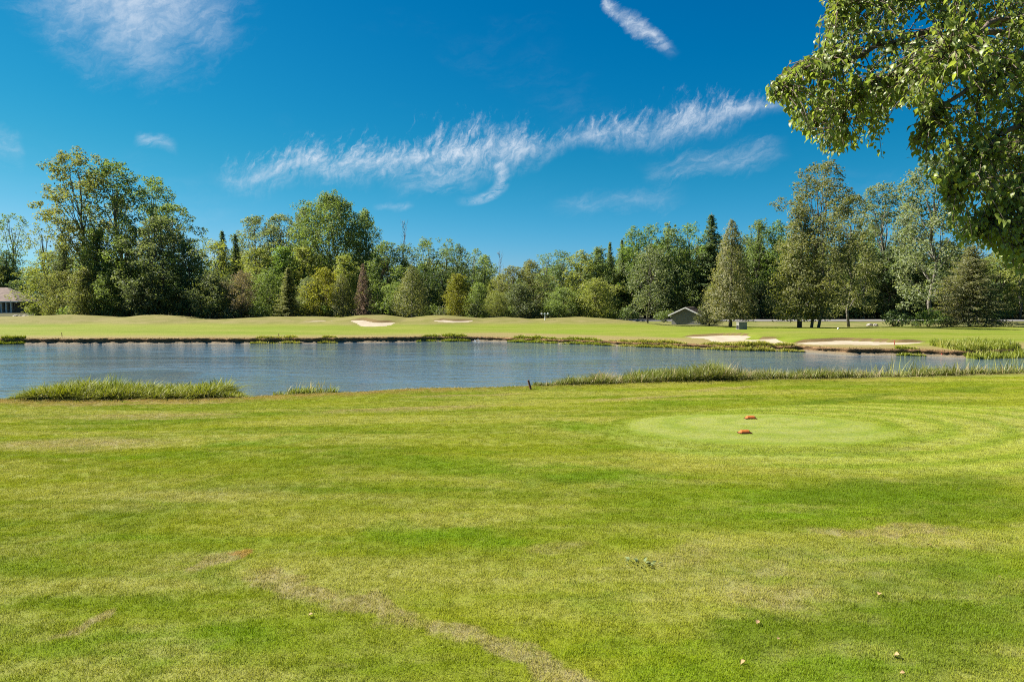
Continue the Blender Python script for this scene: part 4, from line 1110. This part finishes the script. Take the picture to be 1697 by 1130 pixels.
# the tee is mown shorter
tv = G.new('ShaderNodeVectorMath', operation='SUBTRACT'); ng.links.new(pos.outputs[0], tv.inputs[0]); tv.inputs[1].default_value = (5.75, 15.9, 0)
tm = G.new('ShaderNodeVectorMath', operation='MULTIPLY'); ng.links.new(tv.outputs[0], tm.inputs[0]); tm.inputs[1].default_value = (1 / 3.0, 1 / 2.1, 0)
tl = G.new('ShaderNodeVectorMath', operation='LENGTH'); ng.links.new(tm.outputs[0], tl.inputs[0])
tr_ = G.new('ShaderNodeMapRange'); ng.links.new(tl.outputs['Value'], tr_.inputs[0])
for i, vv in enumerate((.98, 1.08, .25, 1.0)): tr_.inputs[i + 1].default_value = vv
cmb = G.new('ShaderNodeCombineXYZ'); cmb.inputs[0].default_value = 1; cmb.inputs[1].default_value = 1
ml = G.new('ShaderNodeMath', operation='MULTIPLY'); ng.links.new(rs_.outputs[1], ml.inputs[0]); ng.links.new(tr_.outputs[0], ml.inputs[1])
ng.links.new(ml.outputs[0], cmb.inputs[2]); ng.links.new(cmb.outputs[0], ip.inputs['Scale'])
ng.links.new(ip.outputs[0], gout.inputs[0])
md = lawn.modifiers.new('grass', 'NODES'); md.node_group = ng

# ------------------------------------------------------------------ the overhanging tree, top right
lm = leaf_mat('near_tree_leaf', .52, .025, rough=.45)
def leafshape():
    # ovate leaf, folded along the midrib, tip drooping; unit length along -Z (hanging)
    pr = [(0, 0.0), (.16, .20), (.36, .34), (.60, .26), (.82, .11), (1.0, 0)]
    V = []; F = []
    for t, w_ in pr:
        zc = -t; y = .10 * math.sin(t * 3) 
        V.append((0, y - .0, zc))
        if w_ > 0: V += [(-w_, y + w_ * .28, zc + .05), (w_, y + w_ * .28, zc + .05)]
    # indices: 0 | 1,2,3 | 4,5,6 | 7,8,9 | 10,11,12 | 13
    F = [(0, 1, 2), (0, 3, 1)]
    Q = []
    for k in (1, 4, 7): Q += [(k, k + 3, k + 4, k + 1), (k, k + 2, k + 5, k + 3)]
    F += [(10, 13, 11), (10, 12, 13)]
    return np.array(V, float), np.array(F), np.array(Q)
LV, LF, LQ = leafshape()
TB = np.array([8.6, 8.2, 0.0])          # trunk stands right of the frame
tree = empty('birch_tree', TB, 0, 'large leafy tree at the right whose boughs hang into the top corner', 'tree')
mb = MB()
Wt = lambda p: np.array(p, float) - TB
trunk_pts = np.array([(8.6, 8.2, -.3), (8.58, 8.2, .25), (8.5, 8.25, 2), (8.6, 8.1, 4), (8.35, 8.0, 6), (8.45, 8.15, 8.5), (8.1, 8.2, 11)])
mb.tube(trunk_pts - TB, [.36, .24, .20, .17, .13, .08, .03], 10)
def bough(zs, pts, r0):
    p0 = np.array([np.interp(zs, trunk_pts[:, 2], trunk_pts[:, k]) for k in range(3)])
    P_ = [p0] + [at_y(*q) for q in pts]
    P_ = np.array(P_); out = []
    for i in range(len(P_) - 1):
        a = P_[max(0, i - 1)]; b = P_[i]; c = P_[i + 1]; d = P_[min(len(P_) - 1, i + 2)]
        for t in np.arange(5) / 5: out.append(.5 * ((2 * b) + (c - a) * t + (2 * a - 5 * b + 4 * c - d) * t * t + (3 * b - a - 3 * c + d) * t ** 3))
    out.append(P_[-1]); out = np.array(out)
    out[2:-1] += rng.normal(0, .02, (len(out) - 3, 3))
    mb.tube(out - TB, np.linspace(r0, .006, len(out)), 6)
    return out
boughs = [
    bough(4.6, [(1760, 60, 7.0), (1600, 40, 6.4), (1450, 78, 5.9), (1350, 112, 5.6), (1280, 150, 5.4)], .05),
    bough(5.2, [(1760, -40, 6.8), (1600, -20, 6.3), (1480, -5, 6.0), (1385, 12, 5.8)], .05),
    bough(4.4, [(1740, 110, 6.8), (1600, 110, 6.3), (1490, 120, 6.0), (1420, 160, 5.8), (1395, 215, 5.7)], .045),
    bough(4.2, [(1740, 130, 6.2), (1640, 130, 5.8), (1570, 175, 5.6), (1530, 215, 5.5)], .04),
    bough(4.0, [(1760, 190, 6.0), (1670, 220, 5.6), (1610, 270, 5.4), (1580, 320, 5.3)], .04),
    bough(3.8, [(1780, 260, 6.2), (1700, 290, 5.7), (1650, 340, 5.5), (1625, 385, 5.4)], .04),
    bough(3.7, [(1800, 330, 6.0), (1730, 360, 5.7), (1690, 410, 5.5)], .035),
    bough(4.8, [(1800, 20, 6.4), (1680, 30, 5.7), (1600, 60, 5.3), (1560, 100, 5.1)], .04),
    bough(4.9, [(1700, 60, 7.6), (1560, 90, 7.2), (1430, 150, 6.8), (1340, 200, 6.4)], .045),
    bough(4.3, [(1760, 230, 7.4), (1660, 250, 7.0), (1590, 290, 6.6)], .04),
    bough(5.6, [(1800, -120, 7.2), (1620, -110, 6.6), (1470, -70, 6.2)], .05),
]
extra = []
for i in range(34):                     # the rest of the crown, above and right of the frame
    zs = rng.uniform(5.2, 10.5) if i % 2 else rng.uniform(3.6, 6); a = rng.uniform(0, 6.28) if i % 2 else rng.uniform(-1.6, 1.3); L = rng.uniform(1.8, 3.6) * (1 - (zs - 4) / 14)
    p0 = np.array([np.interp(zs, trunk_pts[:, 2], trunk_pts[:, k]) for k in range(3)])
    e_ = limb(p0, p0 + np.array([math.cos(a) * L, math.sin(a) * L, .25 * L]), .08, 7, .1)
    mb.tube(e_ - TB, np.linspace(.04, .006, 7), 5); extra.append(e_)
ENV = np.array([(1362, -60), (1362, 20), (1352, 55), (1345, 85), (1312, 100), (1292, 118), (1262, 150), (1275, 168), (1300, 178), (1315, 215), (1345, 235), (1372, 262), (1410, 245), (1440, 250), (1468, 268), (1476, 225), (1470, 185), (1500, 175), (1530, 190), (1520, 220), (1498, 245),
                (1530, 275), (1545, 300), (1560, 330), (1572, 370), (1592, 400), (1640, 410), (1665, 430), (1690, 452), (1760, 500), (1990, 470), (1990, -700), (1340, -700)], float)
tw_pts = []; LP, LM = [], []
def twigs(path, ntw, len_, spread, check=True, step=.05):
    for _ in range(ntw):
        u = rng.uniform(.12, 1) ** .8 * (len(path) - 1); i = min(int(u), len(path) - 2); p = path[i] + (path[i + 1] - path[i]) * (u - i)
        dirp = path[i + 1] - path[i]; dirp /= np.linalg.norm(dirp) + 1e-9
        d = dirp * .5 + rng.normal(0, spread, 3); d /= np.linalg.norm(d)
        L = len_ * rng.uniform(.5, 1.2); k = 6; pts = [p]
        dd_ = d.copy()
        for s in range(k):
            dd_ = dd_ + np.array([0, 0, -.16]); dd_ /= np.linalg.norm(dd_)
            pts.append(pts[-1] + dd_ * L / k)
        pts = np.array(pts)
        if check:
            x_, y_, _w = to_px(pts); ok = inpoly(x_, y_, ENV)
            if not ok[0] and not ok[1]: continue
            hole = np.zeros(len(x_), bool)
            for hx_, hy_, ha_, hb_ in ((1585, 150, 30, 20), (1520, 42, 26, 16), (1650, 46, 20, 14), (1440, 95, 16, 10), (1610, 330, 16, 22), (1560, 262, 14, 12), (1405, 190, 14, 12), (1670, 210, 16, 10)):
                hole |= ((x_ - hx_) / ha_) ** 2 + ((y_ - hy_) / hb_) ** 2 < 1
            if hole.any() and rng.random() < .88: continue
            cut = len(ok) if ok.all() else int(np.argmin(ok)); pts = pts[:max(2, cut)]
        if len(pts) < 2: continue
        mb.tube(pts[::max(1, len(pts) // 3)] - TB if len(pts) > 3 else pts - TB, np.linspace(.006, .002, len(pts[::max(1, len(pts) // 3)]) if len(pts) > 3 else len(pts)), 3)
        segl = np.linalg.norm(np.diff(pts, axis=0), axis=1).sum()
        nl = max(3, int(segl / step))
        for q in range(nl):
            uu = (q + rng.random()) / nl * (len(pts) - 1); j = min(int(uu), len(pts) - 2)
            LP.append(pts[j] + (pts[j + 1] - pts[j]) * (uu - j) + rng.normal(0, .018, 3))
for bi, b in enumerate(boughs): twigs(b, 270 if bi not in (4, 5, 6, 9) else 250, .62, .62, step=.034)
n_in = len(LP)
for e_ in extra: twigs(e_, 34, .7, .7, check=False, step=.09)
LPa = np.array(LP); K = len(LPa)
# orientation: hanging, tilted at random
az_ = rng.random(K) * 2 * PI; tilt = np.abs(rng.normal(.55, .38, K)); sc = .048 * rng.uniform(.62, 1.3, K); sc[n_in:] *= 1.3
roll = rng.normal(0, .7, K)
def rotm(az, ti, ro):
    ca, sa, ct, st, cr_, sr = np.cos(az), np.sin(az), np.cos(ti), np.sin(ti), np.cos(ro), np.sin(ro); o = 0 * ca; l = o + 1
    Rz = np.stack([np.stack([ca, -sa, o], -1), np.stack([sa, ca, o], -1), np.stack([o, o, l], -1)], -2)
    Rx = np.stack([np.stack([l, o, o], -1), np.stack([o, ct, -st], -1), np.stack([o, st, ct], -1)], -2)
    Rr = np.stack([np.stack([cr_, -sr, o], -1), np.stack([sr, cr_, o], -1), np.stack([o, o, l], -1)], -2)
    return Rz @ Rx @ Rr
RM = rotm(az_, tilt, roll)
pxx, pyy, ww_ = to_px(LPa)
vis = (pxx > 1250) & (pxx < 1690) & (pyy > 4) & (pyy < 520) & (np.arange(K) < n_in)
score = np.where(vis, ww_, 1e9)
near_ids = np.argsort(score)[:300]
rest = np.setdiff1d(np.arange(K), near_ids)
def merge(ids):
    V = np.einsum('kij,vj->kvi', RM[ids], LV) * sc[ids][:, None, None] + LPa[ids][:, None] - TB
    m = len(LV); b = (np.arange(len(ids)) * m)
    F = (b[:, None, None] + LF[None]).reshape(-1, 3); Q = (b[:, None, None] + LQ[None]).reshape(-1, 4)
    tb = np.clip(rng.normal(.5, .22, len(ids)), 0, 1)
    return mesh_np('leaves', V.reshape(-1, 3), [F, Q], lm, smooth=False, attrs={'tint': np.concatenate([np.repeat(tb, len(LF)), np.repeat(tb, len(LQ))])})
LC = (.190, .235, .055)
lo_ = link('leaves', merge(rest), tree); lo_.color = (*LC, 1); lo_['kind'] = 'stuff'
tk = mb.build('trunk', BARK, tree, True); tk.color = (.13, .10, .08, 1)
lms = []
for i in range(6):
    lms.append(mesh_np('leaf', LV * (1 + .08 * (i - 2)) , [LF, LQ], lm, attrs={'tint': np.full(len(LF) + len(LQ), [.1, .3, .5, .6, .8, .95][i])}))
for q, i in enumerate(near_ids):
    lf = link('leaf', lms[q % 6], tree)
    M = Matrix.Identity(4)
    for r in range(3):
        for c_ in range(3): M[r][c_] = RM[i][r][c_] * sc[i]
        M[r][3] = LPa[i][r] - TB[r]
    lf.matrix_local = M
    cj = rng.uniform(.85, 1.2); lf.color = (LC[0] * cj, LC[1] * cj, LC[2] * cj, 1)

# ------------------------------------------------------------------ small materials
def plain(name, c, rough=.8, c2=None, sc_=3.0, spec=.3):
    n = mat(name); tcx = n.new('ShaderNodeTexCoord')
    c2 = c2 or tuple(v * .75 for v in c)
    f = n.noise(tcx.outputs['Object'], sc_, 5, .65)
    principled(n, n.mix(n.mr(f, .3, .7), c, c2), rough, n.bump(f, .3, .02), spec=spec)
    return n.mat
M_wall = plain('grey_siding', (.22, .215, .20), .85)
M_trim = plain('white_trim', (.62, .62, .60), .6)
M_shingle = plain('brown_shingle', (.20, .15, .12), .95, (.12, .09, .075), 1.3)
M_cab = plain('cabinet_paint', (.22, .215, .18), .6)
M_dark = plain('dark_metal', (.03, .03, .03), .6)
M_stake = plain('weathered_wood', (.16, .075, .05), .9)
M_red = plain('red_paint', (.35, .05, .03), .7)
M_white = plain('white_plastic', (.75, .75, .73), .5)
M_rock = plain('pale_rock', (.36, .33, .29), .95, (.2, .18, .16), 2.0)
M_marker = plain('rust_orange_wood', (.36, .10, .012), .75, (.24, .06, .010), 9)
M_markershade = plain('underside_shade', (.09, .03, .012), .9)
M_window = plain('dark_window', (.012, .014, .015), .15, spec=.6)
M_foam = plain('white_water', (.5, .52, .52), .6)
M_dry = plain('dry_leaf', (.30, .21, .10), .8, (.24, .14, .06), 20)
M_weed = plain('weed_leaf', (.14, .18, .06), .7, (.08, .11, .035), 9)

# grey shed
bx = at_y(1138, 538, 91)
shed = empty('shed', (bx[0], 91.5, float(height(np.array([bx[0]]), np.array([91.0]))[0]) - .05), R(-31), 'small grey gabled shed with white roof trim beside the trees', 'shed')
W2, Ln, He, Hr = 1.95, 3.4, 1.35, 2.25
wb = MB()
for ysn in (0, Ln):
    wb.add([(-W2, ysn, 0), (W2, ysn, 0), (W2, ysn, He), (0, ysn, Hr), (-W2, ysn, He)], [(0, 1, 2, 3, 4) if ysn == 0 else (4, 3, 2, 1, 0)])
wb.add([(-W2, 0, 0), (-W2, Ln, 0), (-W2, Ln, He), (-W2, 0, He)], [(3, 2, 1, 0)]).add([(W2, 0, 0), (W2, Ln, 0), (W2, Ln, He), (W2, 0, He)], [(0, 1, 2, 3)])
wl = wb.build('wall', M_wall, shed)
for k in range(8):        # lap siding courses on the gable
    z0 = .12 + k * .25
    hw = W2 if z0 < He else W2 * (Hr - z0) / (Hr - He)
    if hw > .15: MB().box((0, -.012, z0), (hw * 2 - .02, .02, .025)).build('siding_course', M_wall, wl)
sl_ = math.atan2(Hr - He, W2); ov = .38
for sgn in (-1, 1):
    x1 = W2 + ov; z1 = He - ov * math.tan(sl_)
    rf = MB().add([(0, -.35, Hr + .05), (sgn * x1, -.35, z1 + .05), (sgn * x1, Ln + .35, z1 + .05), (0, Ln + .35, Hr + .05),
                   (0, -.35, Hr + .14), (sgn * x1, -.35, z1 + .14), (sgn * x1, Ln + .35, z1 + .14), (0, Ln + .35, Hr + .14)],
                  [(0, 1, 2, 3), (4, 7, 6, 5), (0, 4, 5, 1), (1, 5, 6, 2), (2, 6, 7, 3), (3, 7, 4, 0)]).build('roof', M_shingle, shed)
    for k in range(7):
        t0 = (k + .5) / 7
        MB().box((sgn * x1 * t0, Ln / 2, Hr + .15 + (z1 - Hr) * t0), (.34, Ln + .68, .035), np.array([[1, 0, 0], [0, 1, 0], [0, 0, 1]])).build('shingle_course', M_shingle, rf)
    MB().add([(0, -.40, Hr - .02), (sgn * x1, -.40, z1 - .02), (sgn * x1, -.40, z1 + .15), (0, -.40, Hr + .15), (0, -.355, Hr - .02), (sgn * x1, -.355, z1 - .02), (sgn * x1, -.355, z1 + .15), (0, -.355, Hr + .15)],
             [(0, 1, 2, 3), (7, 6, 5, 4), (0, 4, 5, 1), (3, 2, 6, 7), (1, 5, 6, 2), (0, 3, 7, 4)]).build('bargeboard', M_trim, shed)
MB().box((W2 + .02, 1.5, .55), (.05, .85, 1.1)).build('door', M_dark, shed)

def gz_(x, y): return float(height(np.array([float(x)]), np.array([float(y)]))[0])
# utility cabinet
p = hit(1229, 545.5, 40); cab = empty('utility_cabinet', (p[0], p[1], p[2] - .03), R(8), 'low grey-green utility cabinet on the grass right of the shed', 'cabinet')
MB().box((0, 0, .40), (.92, .6, .74)).build('body', M_cab, cab)
MB().box((0, 0, .79), (.98, .66, .05)).build('lid', M_cab, cab)
MB().box((0, 0, .02), (1.05, .75, .06)).build('base', M_rock, cab)
MB().box((-.50, -.05, .26), (.10, .30, .36)).build('side_box', M_dark, cab)
for sx2 in (-.23, .23): MB().box((sx2, -.31, .42), (.40, .02, .6)).build('door', M_cab, cab)

# white post with cross arm
p = at_y(903, 527, 88); post = empty('white_post', (p[0], 88, gz_(p[0], 88)), 0, 'white post with two small arms on the mound in front of the trees', 'post')
MB().tube([(0, 0, -.1), (0, 0, .95)], .06, 8).build('pole', M_white, post)
MB().box((0, 0, .82), (1.0, .06, .06)).build('cross_arm', M_white, post)
for s in (-.42, .42): MB().tube([(s, 0, .74), (s, 0, .98)], [.09, .10], 8).build('cup', M_white, post)

# stakes
def stake(px, py, z, h, lean_, m_, label, name='stake', r=.03, Dp=None):
    p = hit(px, py, 20) if Dp is None else at_y(px, py, Dp)
    e = MB().tube([(0, 0, -.5), (lean_ * h * .5, 0, h * .5), (lean_ * h, 0, h)], [r, r, r * .9], 7).build(name, m_)
    e.location = (p[0], p[1], p[2] if z is None else z); tag(e, label, 'stake'); return e
p = at_z(884, 639, WATER_Z)
stake(884, 639, WATER_Z, .72, -.28, M_stake, 'leaning brown wooden stake in the water at the left end of the long reed bed', r=.045, Dp=26.3)
stake(103, 558, None, .38, -.1, M_stake, 'small brown stake on the far bank at the left')
stake(462, 559, None, .34, 0, M_stake, 'small brown stake on the far bank above the bright green patch')
stake(1482, 572, None, .34, .05, M_red, 'thin reddish stake below the long narrow bunker')
stake(1561, 588, None, .28, 0, M_red, 'short red stake on the bank left of the tall far reeds', r=.05)
# white ball-shaped yard marker near the twin trunks
p = hit(1389, 546, 40); o = MB().tube([(0, 0, 0), (0, 0, .03), (0, 0, .13), (0, 0, .16)], [.04, .09, .09, .03], 10).build('yard_marker', M_white, smooth=True); o.location = p; tag(o, 'small white marker on the grass right of the twin trunks', 'marker')

# rocks
def rock(px, py, s, label, group=None, sq=.6, Dp=None):
    p = hit(px, py, 30) if Dp is None else at_y(px, py, Dp)
    th = np.linspace(0, PI, 7); V = []; F = []
    for i, t in enumerate(th):
        for j in range(10):
            r = s * (1 + .18 * math.sin(3 * j + px) * math.sin(2 * i + 1) + rng.normal(0, .04)); a = j * 2 * PI / 10
            V.append((r * math.sin(t) * math.cos(a), r * math.sin(t) * math.sin(a) * .8, r * math.cos(t) * sq))
    for i in range(6):
        for j in range(10): F.append((i * 10 + j, (i + 1) * 10 + j, (i + 1) * 10 + (j + 1) % 10, i * 10 + (j + 1) % 10))
    o = MB().add(V, F).build('rock', M_rock); o.location = (p[0], p[1], (gz_(p[0], p[1]) if Dp else p[2]) + s * sq * .3); tag(o, label, 'rock', group)
rock(1441, 540, .42, 'grey rock beside the low dark shrub, left one of two', 'rocks on the lawn by the road')
rock(1451, 540, .36, 'grey rock beside the low dark shrub, right one of two', 'rocks on the lawn by the road')
for k, (px_, lb) in enumerate(((27, 'pale garden rock nearest the house wall'), (34, 'pale garden rock second from the house'), (42, 'pale garden rock third from the house'), (49, 'pale garden rock farthest from the house'))):
    rock(px_, 519, .55 - .07 * (k % 2), lb, 'garden rocks by the house', .6, 112)

# splash of inflowing water at the far bank
p = at_z(790, 565.5, WATER_Z); sp = empty('water_inlet', (p[0], p[1], WATER_Z), 0, 'white splashing water inlet at the foot of the far bank', 'water inlet')
mb = MB()
for i in range(45):
    a = rng.random() * 6.28; r = abs(rng.normal(0, .28)); x_, y_ = r * math.cos(a) * 1.6, r * math.sin(a) * .7; s_ = rng.uniform(.03, .09)
    mb.tube([(x_ - s_, y_, .0), (x_, y_, 0.02 + .06 * math.exp(-r * 3) + .02 * rng.random()), (x_ + s_, y_, .0)], [.01, s_ * .7, .01], 5)
f_ = mb.build('foam', M_foam, sp, True); f_['kind'] = 'stuff'
MB().tube([(.5, .9, .34), (.25, .45, .30), (.1, .15, .2)], .09, 10).build('pipe', M_rock, sp)

# tee markers: half logs
def tee_marker(px, py, rz, label):
    p = hit(px, py)
    e = empty('tee_marker', (p[0], p[1], gz_(p[0], p[1]) + .004), rz, label, 'tee marker', 'rust-orange tee markers')
    n_ = 9; th = np.linspace(0, PI, n_); r = .075
    V = []; 
    for xe, k in ((-.135, 1), (-.085, 1.0), (.085, 1.0), (.135, 1)):
        end = abs(xe) > .1
        for t in th: V.append((xe, math.cos(t) * r, math.sin(t) * r * (.25 if end else 1.0)))
    F = []
    for s in range(3):
        for j in range(n_ - 1): F.append((s * n_ + j, (s + 1) * n_ + j, (s + 1) * n_ + j + 1, s * n_ + j + 1))
    F.append(tuple(range(n_))); F.append(tuple(3 * n_ + j for j in range(n_))[::-1])
    MB().add(V, F).build('cap', M_marker, e, False)
    MB().box((0, 0, .010), (.285, .165, .02)).build('base', M_markershade, e)  # thin dark slab: shade on the marker's underside put into colour
tee_marker(1234, 718, R(4), 'nearer rust-orange half-log tee marker on the pale tee')
tee_marker(1244, 694, R(-3), 'farther rust-orange half-log tee marker on the pale tee')

# fallen leaves on the lawn
lfm = mesh_np('fallen_leaf', np.stack([LV[:, 0], LV[:, 2] + .5, LV[:, 1] * 1.6 + .12], -1), [LF, LQ], M_dry)
for px_, py_, s_, lb in ((1457, 990, .085, 'large pale dry leaf lying in the darker green grass at lower right'), (1655, 961, .07, 'pale dry leaf on the lawn close to the right edge'), (1255, 1036, .07, 'orange-brown dry leaf between the darker green patch and the worn grass'),
                          (1232, 1104, .065, 'curled dry leaf at the very bottom of the lawn'), (1541, 908, .07, 'reddish dry leaf on the worn grass at right'), (1487, 1094, .09, 'brown dry leaf lowest at the right'),
                          (1495, 1121, .05, 'tiny dry leaf at the bottom edge'), (515, 1025, .065, 'dry leaf beside the long worn strip at lower left'), (330, 926, .05, 'small dry leaf near the rusty bare spot'), (1290, 1064, .045, 'small dry leaf in the dark green patch')):
    p = hit(px_, py_); o = link('fallen_leaf', lfm); o.location = (p[0], p[1], p[2] + .03); o.scale = (s_ * .85,) * 3
    o.rotation_euler = (rng.normal(0, .35), rng.normal(0, .35), rng.random() * 6.28); tag(o, lb, 'fallen leaf', 'dry leaves on the lawn')
# broad-leaved weed
p = hit(1063, 938); wd_ = empty('weed', (p[0], p[1], p[2]), 0, 'grey-green broad-leaved weed in the lawn', 'weed')
wm = mesh_np('leaf', np.stack([LV[:, 0] * .8, -LV[:, 2], LV[:, 1] * 1.2], -1), [LF, LQ], M_weed)
for i in range(16):
    o = link('leaf', wm, wd_); a = i * 2.4; rr = .03 + .12 * (i / 16); o.location = (math.cos(a) * rr * 1.5, math.sin(a) * rr, .03); s_ = rng.uniform(.05, .08); o.scale = (s_,) * 3
    o.rotation_euler = (rng.uniform(.1, .7), rng.normal(0, .3), a - PI / 2)

# house at the left edge
hp = at_y(14, 517, 128); hz = at_y(14, 518, 128)[2]
house = empty('house', (hp[0], 128, hz), R(6), 'low house with brown hipped roof and white porch posts at the left edge', 'house')
MB().box((-5.5, 3.2, .95), (13.5, 6.0, 2.3)).build('wall', plain('tan_siding', (.16, .13, .10)), house)
def prism(parent, x0, x1, y0, y1, z0, zr, name, m_):
    rh = (y1 - y0) / 2; ym = (y0 + y1) / 2
    return MB().add([(x0, y0, z0), (x1, y0, z0), (x1, y1, z0), (x0, y1, z0), (x0 + rh, ym, zr), (x1 - rh, ym, zr)], [(3, 2, 1, 0), (0, 1, 5, 4), (1, 2, 5), (2, 3, 4, 5), (3, 0, 4)]).build(name, m_, parent)
rf = prism(house, -13, 2.6, -1.4, 7.4, 2.12, 4.75, 'roof', M_shingle)
MB().box((-5.2, -1.40, 2.02), (15.7, .06, .19)).build('fascia', M_trim, house)
MB().box((2.60, 3.0, 2.02), (.06, 8.8, .19)).build('fascia', M_trim, house)
g_ = MB().add([(-7.2, -2.2, 2.1), (-1.6, -2.2, 2.1), (-4.4, -2.2, 4.0), (-7.2, 2.5, 2.1), (-1.6, 2.5, 2.1), (-4.4, 2.5, 4.0)], [(1, 2, 5, 4), (2, 0, 3, 5), (0, 1, 2), (0, 3, 4, 1)]).build('gable', M_shingle, house)
for s in (-1, 1): MB().tube([(-4.4, -2.25, 4.05), (-4.4 + s * 2.9, -2.25, 2.05)], .10, 4).build('bargeboard', M_trim, house)
for x_ in (-1.4, -.55, .3, 1.15): MB().box((x_, -1.1, .95), (.20, .20, 2.1)).build('porch_post', M_trim, house)
for x_ in (-.97, -.12, .73): 
    f_ = MB().box((x_, .16, 1.15), (.70, .06, 1.5)).build('window', M_trim, house); MB().box((x_, .12, 1.15), (.60, .04, 1.4)).build('pane', M_window, f_)
MB().box((-.12, -1.1, .02), (2.6, .12, .10)).build('porch_edge', M_trim, house)
